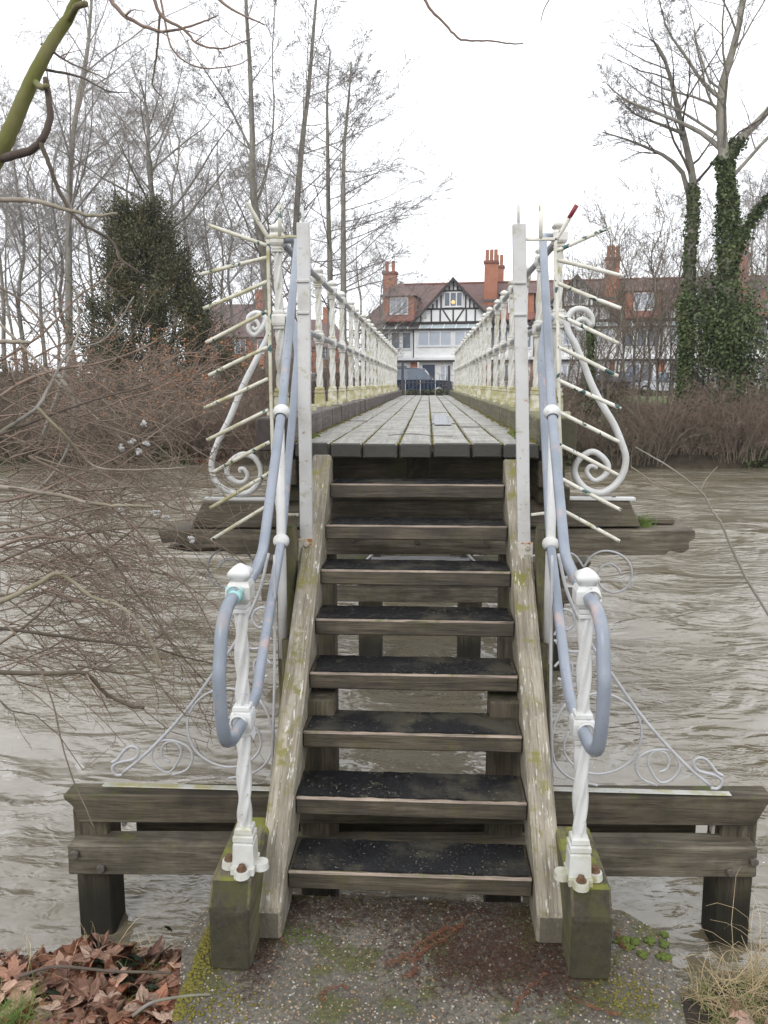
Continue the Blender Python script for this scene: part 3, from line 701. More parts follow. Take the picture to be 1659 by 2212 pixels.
def newel(s):
    x = -.558 if s < 0 else .570; y = 2.475; z = .313
    t = empty('newel_post', (x, y, z), ('white twisted newel post at the left handrail foot, turquoise paint on its upper collar' if s < 0 else 'white twisted cast-iron newel post at the foot of the right handrail'), 'newel post', 'newel posts at the foot of the steps')
    M = Matrix.Translation((x, y, z)) @ Matrix.Rotation(-.012*s, 4, 'Y') @ Matrix.Diagonal((.93,.93,1,1))
    for k in ('pedestal', 'lower_shaft', 'middle_collar', 'upper_shaft', 'top_collar', 'cap', 'flange'):
        link_mesh(k, near_m[k], t, M)
    for dx, dy in ((0,-1),(s,0)): link_mesh('bolt', nut, t, M @ Matrix.Translation((dx*.060, dy*.060, .036)))
    for zz, nm in ((.976,'socket_ring'), (.538,'socket_ring')):
        a = np.linspace(0, 2*math.pi, 17)[:-1]
        P = [(x+.026*math.cos(q), y-.041, z+zz+.026*math.sin(q)) for q in a]; P.append(P[0])
        tube(nm, P, .004, M_['white'], t, 6, False)
    if s < 0:
        prism('paint_patch', [(x-.030,z+.965),(x-.028,z+1.000),(x+.020,z+1.000),(x+.030,z+.992),(x+.030,z+.955),(x-.02,z+.95)], 'Y', y-.0415, y-.0395, M_['turquoise'], t)
    return t, x, y, z
NL, NR = newel(-1), newel(1)

# ------------------------------------------------------------------ handrails on the stairs
def handrail(s, N):
    t_, nx, ny_, nz = N
    h = empty('stair_handrail', (nx, ny_, nz), 'blue-grey tubular handrail pair on the %s of the steps with a rounded end loop' % ('left' if s < 0 else 'right'), 'handrail', 'tubular handrails on the steps')
    nx -= .009*s; zu, zl = nz+.976, nz+.538; xs_ = s*.598; pz = DZ+.13
    r = .0205
    # upper rail
    up = bend([(nx, ny_, zu), (nx+.0*s, 2.70, zu+.005), (s*.567, 2.93, zu+.030), (s*.585, 3.475, 1.829), (s*.655, 4.45, 2.722), (s*.70, 4.60, pz+.976), (s*.79, 4.62, pz+.976)], .065, 6)
    mesh_obj('upper_rail', *tube_frame_path(up, r, 12), M_['tube'], h, smooth=True)
    lo = bend([(nx, ny_, zl), (nx+.0*s, 2.68, zl), (s*.580, 2.90, zl+.03), (s*.598, 3.475, 1.254), (s*.66, 4.42, 2.115), (s*.705, 4.56, pz+.535), (s*.79, 4.62, pz+.538)], .065, 6)
    mesh_obj('lower_rail', *tube_frame_path(lo, r, 12), M_['tube'], h, smooth=True)
    # end loop towards the viewer, in the rail's own plane
    yl = ny_-.27; zm = (zu+zl)/2
    lp = [(nx, ny_, zu), (nx, ny_-.10, zu), (nx+.002*s, ny_-.165, zu-.014), (nx+.004*s, ny_-.222, zu-.062), (nx+.004*s, ny_-.252, zu-.14), (nx+.004*s, yl, zm+.02), (nx+.004*s, yl+.008, zm-.09), (nx+.004*s, yl+.040, zl+.040), (nx+.002*s, yl+.095, zl+.004), (nx, ny_-.12, zl-.002), (nx, ny_, zl)]
    mesh_obj('end_loop', *tube_frame_path(catmull(lp, 6), r, 12), M_['tube'], h, smooth=True)
    if s < 0: mesh_obj('painted_sleeve', *tube_frame_path([(nx, ny_-.045, zu), (nx, ny_-.10, zu)], r+.0009, 12), M_['turquoise'], h, smooth=True)
    # stanchion with two ball joints
    sx, sy = s*.602, 3.495
    st = mesh_obj('stanchion', *tube_frame_path([(sx, sy, .70), (sx, sy, 1.254), (sx-.006*s, sy, 1.82)], [.022, .021, .019], 12), M_['white'], h, smooth=True)
    for zz, xx in ((1.829, s*.585), (1.254, s*.598)):
        bm = bmesh.new(); bmesh.ops.create_uvsphere(bm, u_segments=20, v_segments=12, radius=.037)
        me = bpy.data.meshes.new('ball_joint'); bm.to_mesh(me); bm.free(); me.materials.append(M_['white'])
        for p in me.polygons: p.use_smooth = True
        link_mesh('ball_joint', me, h, Matrix.Translation((xx, 3.475, zz)) @ Matrix.Diagonal((1, 1, .92, 1)))
        d = Vector((0, -.74, -.67)); A = Vector((xx, 3.475, zz))
        P = []; e1 = Vector((1,0,0)); e2 = d.cross(e1).normalized()
        for q in np.linspace(0, 2*math.pi, 17): P.append(tuple(A + d*.031 + e1*.0225*math.cos(q) + e2*.0225*math.sin(q)))
        mesh_obj('joint_shadow_gap', *tube_frame_path(P, .0022, 5), M_['iron'], h, smooth=True)
    return h
handrail(-1, NL); handrail(1, NR)

# ------------------------------------------------------------------ flat posts with anti-climb spikes
def spike_frame(s):
    Y = 3.72
    t = empty('spiked_barrier', (s*.52, Y, 1.11), 'white flat steel post with a fan of outward spikes on the %s of the steps' % ('left' if s < 0 else 'right'), 'spiked barrier', 'anti-climb barriers at the top of the steps')
    m = M_['spike_l'] if s < 0 else M_['spike_r']
    q = (lambda a, b: tuple(at(a, b, Y=Y)))
    if s < 0:
        p0, p1 = Vector(at(662, 1208, Y=Y)), Vector(at(655, 482, Y=Y))
        rods = [((655,484),(653,447))]; vert = [(578,512),(582,700),(590,1000),(600,1112)]
        H = [((578,512),(642,511)), ((600,1112),(645,1112))]; extra = ((604,511),(605,443))
        S = [((580,515),(537,440)),((576,530),(452,487)),((577,556),(430,591)),((577,608),(443,668)),((577,672),(445,740)),((578,750),(447,811)),((579,818),(445,881)),((580,885),(447,951)),((582,955),(454,1023)),((584,1020),(457,1096)),((590,1085),(457,1166))]
    else:
        p0, p1 = Vector(at(1133, 1216, Y=Y)), Vector(at(1121, 484, Y=Y))
        rods = [((1120,486),(1120,443))]; vert = [(1200,517),(1204,700),(1208,900),(1214,1100)]
        H = [((1135,517),(1201,517)), ((1147,1112),(1216,1104))]; extra = ((1168,517),(1169,443))
        S = [((1202,517),(1243,447)),((1203,542),(1318,490)),((1204,562),(1350,595)),((1205,612),(1338,668)),((1206,680),(1336,742)),((1207,750),(1338,813)),((1208,822),(1338,882)),((1209,891),(1338,955)),((1211,962),(1338,1028)),((1213,1034),(1338,1100)),((1215,1102),(1338,1169))]
    wd = .058
    fp = beam('flat_post', p0 + Vector((0,0,.0)), p1, wd, .02 if False else .036, M_['white_post'], t, up=(0,1,0), bev=.003)
    foot = beam('foot_plate', p0+Vector((0,-.026,-.008)), p0+Vector((0,-.026,.105)), .066, .010, M_['rusty_plate'], t, up=(0,1,0), bev=.002)
    for dz in (.025, .08): bolt(t, (p0.x+.006, p0.y-.038, p0.z+dz), .012, .014, M_['bolt_pale'])
    for (f) in (.745, .835) : 
        c = p0.lerp(p1, f); bbox('clip', (c.x-.034, c.y-.026, c.z-.006), (c.x+.026, c.y-.0185, c.z+.006), M_['white_post'], t, bev=.002)
    for a, b in rods: tube('top_rod', [q(*a), q(*b)], .0065, M_['white_post'], t, 8, False)
    tube('top_rod', [q(*extra[0]), q(*extra[1])], [.009,.009], m, t, 8, False)
    vp = [q(*a) for a in vert]
    beam('frame_bar', vp[0], vp[1], .014, .012, m, t, up=(0,1,0), bev=.002); beam('frame_bar', vp[1], vp[2], .015, .012, m, t, up=(0,1,0), bev=.002); beam('frame_bar', vp[2], vp[3], .014, .012, m, t, up=(0,1,0), bev=.002)
    for a, b in H: beam('frame_bar', q(*a), q(*b), .012, .014, m, t, up=(0,1,0), bev=.002)
    for i, (a, b) in enumerate(S):
        A, B = Vector(q(*a)), Vector(q(*b)); B.y += .03*((i*7) % 3-1)
        sp = tube('spike', [A, A.lerp(B, .5)+Vector((0,0,.002*((i % 3)-1))), B], [.0088, .0095, .0095, .0088], m, t, 9)
        if s > 0 and i == 0:
            C = A.lerp(B, .62); tube('red_tip', [C, B+(B-A)*.01], .0102, M_['red_paint'], sp, 9, False)
    return t
spike_frame(-1); spike_frame(1)

M_['plate_white'] = paint_mat('algae_dulled_white_strip', (.42,.42,.39), (.24,.24,.16), rust=.2, algae=.8, grime=.9)
# ------------------------------------------------------------------ ornamental scrolls
def mir(P): return [(-x, y - 2*SK*x*0, z) for x, y, z in P]
SCR = dict(
  a=[(1278,684),(1278,703),(1266,716),(1250,715),(1243,702),(1250,691),(1259,696)],
)
R_a = [(1262,703),(1256,712),(1246,708),(1245,697),(1254,690),(1267,692),(1278,703.5),(1279,686),(1268,672),(1252,667),(1238,671),(1228,684),(1225,703),(1231,722),(1244,745),(1260,783),(1279,833),(1301,875),(1327,919),(1346,966),(1352,992),(1346,1022),(1328,1048),(1298,1065),(1268,1058),(1246,1035),(1241,1011),(1255,988),(1278,976),(1298,985),(1313,1005),(1308,1025),(1285,1038),(1268,1021),(1273,1008),(1286,1008),(1288,1013)]
L_a = [(545,706),(551,712),(559,706),(556,696),(548,692),(538,700),(538,714),(550,724),(562,714),(570,702),(574,690),(566,680),(552,676),(538,684),(536,695)]
L_b = [(572,690),(578,710),(578,726),(560,764),(524,836),(496,904),(472,952),(457,1000),(466,1040),(500,1064),(536,1064),(560,1040),(563,1012),(548,988),(522,982),(496,1000),(491,1022),(508,1040),(526,1041),(535,1028),(528,1014),(518,1013),(519,1021)]
for s in (-1, 1):
    Yb = 4.36
    t = empty('scroll_bracket', (s*.95, Yb, 1.31), 'tall white iron S-scroll standing on the outrigger beam, %s of the deck' % ('left' if s < 0 else 'right'), 'scroll bracket', 'white iron scrolls on the timber beams')
    if s > 0:
        r = [.010]*3+[.014]*3+[.016]*6+[.019]*8+[.017]*4+[.012]*3+[.009]
        tube('scroll', [tuple(at(a, b, Y=Yb)) for a, b in R_a], r, M_['white'], t, 8, per=6)
        bbox('foot_plate', tuple(at(1216, 1081, Y=Yb-.02)), tuple(Vector(at(1374, 1077, Y=Yb-.02))+Vector((0,.05,.004))), M_['white'], t, axis='X')
        for px in (1288, 1326): bolt(t, tuple(at(px, 1074, Y=Yb)), .012, .014, M_['bolt'], 'Z')
    else:
        tube('curl', [tuple(at(a, b, Y=Yb)) for a, b in L_a], [.009,.012,.015,.014], M_['white'], t, 8, per=6)
        tube('scroll', [tuple(at(a, b, Y=Yb)) for a, b in L_b], [.014]*2+[.017]*4+[.016]*4+[.012]*2+[.008], M_['white'], t, 8, per=6)
        bbox('foot_plate', tuple(at(440, 1082, Y=Yb-.02)), tuple(Vector(at(585, 1078, Y=Yb-.02))+Vector((0,.05,.004))), M_['white'], t, axis='X')
    # hanging scroll below the beam
    Yc = 4.30
    t = empty('hanging_scroll', (s*1.1, Yc, 1.02), 'thin rusty-white iron curl hanging below the outrigger beam on the %s' % ('left' if s < 0 else 'right'), 'iron scroll', 'iron curls under the outrigger beams')
    Pc = [(1340,1238),(1333,1226),(1318,1218),(1300,1224),(1291,1240),(1293,1258),(1304,1272),(1325,1280),(1351,1271),(1364,1246),(1360,1218),(1338,1197),(1306,1190),(1278,1201),(1261,1225)]
    P = [Vector(at(a, b, Y=Yc)) for a, b in Pc]
    if s < 0: P = [Vector((-(p.x-.0), p.y, p.z)) for p in P]
    tube('curl', P, .0065, M_['thin_white'], t, 7, per=6)
    Pd = [Vector(at(a, b, Y=Yc)) for a, b in [(1261,1226),(1252,1212),(1243,1201),(1232,1195),(1215,1194)]]
    if s < 0: Pd = [Vector((-p.x, p.y, p.z)) for p in Pd]
    tube('curl', Pd, .0065, M_['thin_white'], t, 7, per=5)
    # big filigree standing on the near trestle
    Yf = 3.18
    t = empty('filigree_bracket', (s*.95, Yf, .24), 'white filigree iron bracket of thin curls on the near cross beam, %s of the steps' % ('left' if s < 0 else 'right'), 'iron bracket', 'filigree brackets on the near trestle')
    lines = [
      ([(1207,1196),(1220,1260),(1238,1310),(1275,1388),(1323,1458),(1395,1558),(1475,1646),(1535,1698)], .0070),
      ([(1535,1702),(1549,1703),(1558,1694),(1557,1683),(1543,1674),(1511,1666),(1499,1654),(1500,1643),(1511,1637),(1525,1641),(1538,1655),(1548,1668),(1561,1676)], .0070),
      ([(1250,1520),(1275,1500),(1315,1500),(1355,1520),(1380,1553),(1386,1590),(1371,1634),(1335,1662),(1291,1672),(1251,1662),(1223,1634),(1219,1606),(1231,1580),(1250,1575)], .0050),
      ([(1222,1520),(1205,1548),(1195,1578),(1193,1618),(1203,1654),(1235,1682),(1291,1697)], .0050),
      ([(1425,1668),(1441,1660),(1445,1642),(1436,1626),(1415,1622),(1400,1640),(1406,1664),(1426,1690),(1450,1684),(1466,1664),(1466,1645),(1448,1622),(1415,1620),(1385,1632),(1373,1655),(1386,1682),(1420,1697)], .0050),
      ([(1222,1347),(1212,1350),(1202,1340),(1204,1325),(1218,1316),(1236,1324),(1241,1343),(1228,1360),(1208,1358),(1197,1372)], .0055),
      ([(1198,1382),(1215,1402),(1240,1408),(1262,1404)], .0055),
      ([(1198,1440),(1212,1428),(1232,1432),(1236,1452),(1222,1468),(1205,1466)], .0055),
      ([(1193,1200),(1191,1330),(1190,1500),(1193,1690)], .0062)]
    for pts, rr in lines:
        P = [Vector(at(a, b, Y=Yf)) for a, b in pts]
        if s < 0: P = [Vector((-p.x-.012, p.y, p.z-.012)) for p in P]
        tube('curl' if rr < .008 else 'diagonal_bar', P, rr, M_['thin_white'], t, 7, per=5)
    bbox('foot_plate', (min(s*.56, s*1.335)-.0, Yf-.035+s*.02, .246+(.004 if s>0 else -.010)), (max(s*.56, s*1.335), Yf+.0+s*.02, .252+(.004 if s>0 else -.010)), M_['plate_white'], t, axis='X')
    if s < 0:
        prism('leaf_finial', [(-.665,.62),(-.655,.60),(-.650,.57),(-.640,.535),(-.652,.50),(-.668,.53),(-.672,.58)], 'Y', 3.06, 3.066, M_['thin_white'], t)
# ------------------------------------------------------------------ half-timbered terrace across the river
H0 = at(895, 829, Y=70); H0.z = 1.2; HROT = math.radians(-8)
def house(idx, du, label, hip=False, extra_chimney=False, gable=True):
    root = empty('terraced_house', Vector(H0) + Matrix.Rotation(HROT, 3, 'Z') @ Vector((du, 0, 0)), label, 'house', 'half-timbered houses across the river', HROT)
    W_ = WM[root.name]
    def B(name, u0, u1, v0, v1, h0, h1, mat, parent=None, bev=0.0):
        return bbox(name, (u0, v0, h0), (u1, v1, h1), M_[mat], parent or root, bev, 'Y', W_)
    def poly(name, V, F, mat, parent=None):
        Vw = [tuple(W_ @ Vector(v)) for v in V]
        return mesh_obj(name, Vw, F, M_[mat], parent or root, M=W_)
    uL, uR = (-3.25 if not hip else -4.6), 6.80
    B('wall', uL, uR, .0, 8.5, 0, 6.0, 'render')
    # main roof
    rl = uL+2.8 if hip else uL
    V = [(uL-.3,-.35,5.85),(uR+.01,-.35,5.85),(uR+.01,4.3,9.60),(rl,4.3,9.60),(uL-.3,8.9,5.85),(uR+.01,8.9,5.85),
         (uL-.3,-.35,5.70),(uR+.01,-.35,5.70),(uL-.3,8.9,5.70),(uR+.01,8.9,5.70)]
    F = [(0,1,2,3),(3,2,5,4),(0,3,4),(1,5,2),(0,6,7,1),(4,5,9,8),(0,4,8,6),(1,7,9,5),(6,8,9,7)]
    roof = poly('roof', V, F, 'tile')
    tube('ridge_tiles', [tuple(W_ @ Vector(p)) for p in ((rl, 4.3, 9.62), (uR, 4.3, 9.62))], .11, M_['tile_red'], roof, 6, False)
    # brick dormer
    d0, d1 = -2.75, -.05
    B('dormer_wall', d0, d1, -.10, 3.0, 6.45, 8.25, 'brick')
    V = [(d0-.25,-.35,8.15),(d1+.25,-.35,8.15),((d0+d1)/2,1.1,9.45),(d0-.25,4.2,8.15),(d1+.25,4.2,8.15),((d0+d1)/2,4.2,9.45)]
    poly('dormer_roof', V, [(0,1,2),(0,2,5,3),(1,4,5,2),(3,5,4),(0,3,4,1)], 'tile')
    V = [(d0-.1,-.9,6.05),(d1+.1,-.9,6.05),(d1+.1,-.08,6.62),(d0-.1,-.08,6.62),(d0-.1,-.9,5.95),(d1+.1,-.9,5.95),(d1+.1,-.08,5.95),(d0-.1,-.08,5.95)]
    poly('tile_apron', V, [(0,1,2,3),(0,4,5,1),(0,3,7,4),(1,5,6,2),(4,7,6,5),(3,2,6,7)], 'tile_red')
    def window(u0, u1, h0, h1, v, lights=3, pane='pane', rows=1, parent=None, fw=.09):
        fr = bmesh.new()
        def bx(a, b, c, d, v0, v1):
            bmesh.ops.create_cube(fr, size=1, matrix=Matrix.Translation(((a+b)/2, (v0+v1)/2, (c+d)/2)) @ Matrix.Diagonal((b-a, v1-v0, d-c, 1)))
        bx(u0, u1, h0-.03, h0+fw, v-.10, v); bx(u0, u1, h1-fw, h1, v-.09, v); bx(u0, u0+fw, h0+fw, h1-fw, v-.09, v); bx(u1-fw, u1, h0+fw, h1-fw, v-.09, v)
        for i in range(1, lights):
            u = u0+(u1-u0)*i/lights; bx(u-fw*.55, u+fw*.55, h0+fw, h1-fw, v-.085, v)
        for j in range(1, rows):
            h = h0+(h1-h0)*j/rows; bx(u0+fw, u1-fw, h-.025, h+.025, v-.07, v)
        me = bpy.data.meshes.new('window'); fr.to_mesh(me); fr.free(); me.materials.append(M_['frame'])
        wo = link_mesh('window', me, parent or root, W_)
        if parent is None:
            for i in range(lights):
                a = u0+(u1-u0)*i/lights+fw*.5; b = u0+(u1-u0)*(i+1)/lights-fw*.5
                B('pane', a, b, v-.045, v-.03, h0+fw*.8, h1-fw*.8, pane, wo)
        return wo
    window(-2.15, -.55, 6.62, 8.02, -.10, 3, 'pane_sky_blind')
    # gable
    g0, g1, ga = 0.05, 6.65, 9.30; gm = (g0+g1)/2; gv = -.45
    V = [(g0,gv,5.9),(g1,gv,5.9),(gm,gv,ga),(g0,4.0,5.9),(g1,4.0,5.9),(gm,4.0,ga)]
    gw = poly('gable_wall', V, [(0,1,2),(3,5,4),(0,3,4,1),(0,2,5,3),(1,4,5,2)], 'render')
    t = .16; sl = math.atan2(ga-5.9, gm-g0); ox, oz = t*math.sin(sl), t*math.cos(sl)
    for s in (-1, 1):
        e = (g0-.55 if s < 0 else g1+.55); he = 5.9 - .55*math.tan(sl)
        V = [(e,gv-.45,he+.03),(gm,gv-.45,ga+.03),(gm,4.2,ga+.03),(e,4.2,he+.03),(e,gv-.45,he+.03+.2),(gm,gv-.45,ga+.23),(gm,4.2,ga+.23),(e,4.2,he+.23)]
        poly('gable_roof', V, [(0,1,2,3),(4,7,6,5),(0,4,5,1),(3,2,6,7),(0,3,7,4),(1,5,6,2)], 'tile')
        V = [(e,gv-.50,he-.12),(gm,gv-.50,ga-.10),(gm,gv-.50,ga+.16),(e,gv-.50,he+.16),(e,gv-.455,he-.12),(gm,gv-.455,ga-.10),(gm,gv-.455,ga+.16),(e,gv-.455,he+.16)]
        poly('barge_board', V, [(0,1,2,3),(4,7,6,5),(0,4,5,1),(1,5,6,2),(2,6,7,3),(0,3,7,4)], 'timber_black')
    hh = lambda u: 5.9+(ga-5.9)*(1-abs(u-gm)/(gm-g0))
    tv0, tv1 = gv-.05, gv+.01
    def T(u0, u1, h0, h1): return B('timber', u0, u1, tv0, tv1, h0, h1, 'timber_black')
    T(g0+.8, g1-.8, 6.92, 7.06); T(gm-.95, gm+.95, 8.38, 8.52); B('timber', g0+.1, g1-.1, tv0, tv1, 5.82, 5.95, 'timber_black')
    for i in range(-8, 9):
        u = gm+i*.345
        if abs(i) <= 2 and i != 0: 
            T(u-.06, u+.06, 8.52, min(hh(u)-.1, 9.2)); continue
        if i == 0: T(u-.06, u+.06, 8.52, 9.15); continue
        top_ = hh(u)-.12
        if top_ > 7.15: T(u-.06, u+.06, 7.06, top_)
    for u in (gm-2.75, gm-1.85, gm-1.1, gm, gm+1.1, gm+1.85, gm+2.75): T(u-.06, u+.06, 5.95, 6.92)
    for s in (-1, 1):
        V = [(gm+s*.95, tv0+.004, 6.92), (gm+s*.82, tv0+.004, 6.92), (gm+s*.16, tv0+.004, 5.95), (gm+s*.30, tv0+.004, 5.95)]
        V += [(a, tv1, c) for a, b, c in V]
        poly('brace', V, [(0,1,2,3),(4,7,6,5),(0,4,5,1),(1,5,6,2),(2,6,7,3),(3,7,4,0)], 'timber_black')
    win = window(gm-.80, gm+.80, 7.12, 8.36, gv-.052, 3, 'pane')
    if idx == 0:
        bm = bmesh.new(); bmesh.ops.create_uvsphere(bm, u_segments=10, v_segments=8, radius=.17); me = bpy.data.meshes.new('lit_lamp_shade'); bm.to_mesh(me); bm.free(); me.materials.append(M_['lamp'])
        link_mesh('lit_lamp_shade', me, win, W_ @ Matrix.Translation((gm, gv-.13, 7.50)))
    # canopy and first floor
    for i in range(11):
        a = uL+.1+(uR-.2-uL)*i/11; b = uL+.1+(uR-.2-uL)*(i+1)/11; mat = 'canopy' if a > -.2 else 'lead'
        V = [(a+.03,-1.35,5.32),(b-.03,-1.35,5.32),(b-.03,-.05,5.84),(a+.03,-.05,5.84)]; V += [(p, q, r-.03) for p, q, r in V]
        poly('canopy_pane', V, [(0,1,2,3),(4,7,6,5),(0,4,5,1),(1,5,6,2),(2,6,7,3),(3,7,4,0)], mat)
        V = [(a-.04,-1.40,5.33),(a+.04,-1.40,5.33),(a+.04,-.05,5.88),(a-.04,-.05,5.88)]; V += [(p, q, r-.08) for p, q, r in V]
        poly('glazing_bar', V, [(0,1,2,3),(4,7,6,5),(0,4,5,1),(1,5,6,2),(2,6,7,3),(3,7,4,0)], 'frame')
    B('gutter', uL, uR, -1.46, -1.34, 5.20, 5.32, 'timber_black')
    B('bay_wall', .15, uR-.2, -1.20, -.001, 2.95, 5.20, 'render'); B('bay_wall', uL+.1, .0, -.9, -.001, 2.95, 5.20, 'render')
    window(.45, 3.35, 3.85, 5.12, -1.20, 3, 'pane_sky_blind'); window(3.55, 6.3, 3.85, 5.12, -1.20, 3, 'pane_sky_blind')
    window(uL+.3, -2.05, 3.65, 5.12, -.9, 1 if not hip else 2, 'pane'); window(-1.9, -1.05, 3.65, 5.12, -.9, 1, 'pane'); window(-.95, -.12, 3.65, 5.12, -.9, 1, 'pane')
    B('balcony_ledge', uL, uR, -1.50, -1.0, 2.72, 2.94, 'frame'); B('ground_floor_wall', uL+.05, uR-.1, -1.0, -.001, 0, 2.575, 'render'); B('balcony_beam', uL, uR, -1.45, -1.02, 2.58, 2.715, 'timber_black')
    # ground floor
    B('brick_pier', -.15, .40, -1.12, -1.002, 0, 2.57, 'brick'); B('brick_pier', 6.15, 6.6, -1.12, -1.002, 0, 2.57, 'brick')
    window(-2.6, -.4, .9, 2.35, -1.01, 2, 'pane', 1)
    B('door_frame', .75, 2.05, -1.10, -1.002, 0, 2.45, 'frame'); dr = B('door', .87, 1.93, -1.14, -1.101, .02, 2.36, 'door')
    B('handle', 1.82, 1.86, -1.19, -1.141, 1.0, 1.14, 'frame', dr)
    window(2.35, 3.3, .5, 2.3, -1.01, 2, 'pane_sky_blind', 3); window(3.9, 6.0, .8, 2.3, -1.01, 3, 'pane')
    for u in (uL+.15, .55, 3.55, 6.6): B('porch_post', u-.06, u+.06, -1.42, -1.34, 0, 2.57, 'frame')
    # chimneys
    def chim(u0, u1, v0, base, top, pots=2):
        c = B('chimney', u0, u1, v0, v0+.95, base, top, 'brick')
        B('chimney_cap', u0-.09, u1+.09, v0-.09, v0+1.04, top+.001, top+.22, 'tile_red', c); 
        B('flashing', u0-.05, u1+.05, v0-.06, v0-.004, base+.3, base+.50, 'lead', c)
        for k in range(pots):
            u = u0+(u1-u0)*(k+.5)/pots; mm = disc_mesh('chimney_pot', .16, .95, M_['brick'], 10)
            link_mesh('chimney_pot', mm, c, W_ @ Matrix.Translation((u, v0+.45, top+.22+.475)))
    chim(5.75, 6.85 if not hip else 6.85, 1.6, 7.4, 10.9, 3); chim(6.4, 7.2, 4.6, 9.0, 10.9, 2) if idx == 0 else None
    if extra_chimney: chim(-3.35, -2.2, 2.9, 8.0, 10.4, 2)
    return root
house(0, 0, 'half-timbered house straight beyond the bridge, hipped roof end and warm lamp in its gable window', True, True)
house(1, 10.05, 'white half-timbered terraced house just right of the right railing, behind thin saplings')
house(2, 20.1, 'half-timbered terraced house behind the ivy-clad trees, second right of the lit gable')
house(3, 30.15, 'half-timbered terraced house at the far right edge, mostly behind the big ivy tree')
def plain_house(px, Y, wd, hgt, label, mat='brick'):
    c = at(px, 829, Y=Y); root = empty('brick_house', (c.x, Y, 1.1), label, 'house'); W_ = WM[root.name]
    bbox('wall', (-wd/2, 0, 0), (wd/2, 8, hgt), M_[mat], root, 0, 'Y', W_)
    V = [(-wd/2-.4,-.4,hgt-.1),(wd/2+.4,-.4,hgt-.1),(wd/2-2,4,hgt+3.4),(-wd/2+2,4,hgt+3.4),(-wd/2-.4,8.4,hgt-.1),(wd/2+.4,8.4,hgt-.1)]
    mesh_obj('roof', [tuple(W_ @ Vector(v)) for v in V], [(0,1,2,3),(3,2,5,4),(0,3,4),(1,5,2),(0,4,5,1)], M_['tile'], root, M=W_)
    for i in range(int(wd/2.2)):
        for h0 in (1.0, 3.7):
            if h0+1.5 > hgt: continue
            u = -wd/2+1.1+i*2.2
            fr = bbox('window', (u-.55, -.08, h0), (u+.55, -.001, h0+1.4), M_['frame'], root, 0, 'Y', W_)
            for k in (-1, 1): bbox('pane', (u+k*.26-.21, -.10, h0+.1), (u+k*.26+.21, -.081, h0+1.3), M_['pane'], fr, 0, 'Y', W_)
    bbox('chimney', (wd*.2, 3.4, hgt+2), (wd*.2+1, 4.3, hgt+4.8), M_['brick'], root, 0, 'Y', W_)
plain_house(500, 78, 9, 5.4, 'red brick house half hidden behind trees, left of the bridge railing')
plain_house(655, 95, 10, 5.2, 'distant brick house seen through the left railing')

# road, verge
X0, X1 = -80, 80
tag(mesh_obj('road', [(X0,57,1.215),(X1,50,1.215),(X1,58,1.215),(X0,65,1.215)], [(0,1,2,3)], M_['road'], M=I4), kind='structure')
for i in range(0): pass
kb = [(X0,56.7,1.10),(X1,49.7,1.10),(X1,49.95,1.10),(X0,56.95,1.10)]; kb += [(x,y,1.33) for x,y,z in kb]
tag(mesh_obj('kerb', kb, [(0,1,5,4),(1,2,6,5),(2,3,7,6),(3,0,4,7),(4,5,6,7)], M_['lead'], M=I4), kind='structure')
V, F = grid(np.linspace(7.5, 13, 14), np.linspace(30, 44, 20), lambda X, Y: far_h(X, Y)+.03+.02*np.sin(X*3)*np.cos(Y*2))
tag(mesh_obj('verge_grass', V, F, M_['lawn'], M=I4, smooth=True), kind='structure')

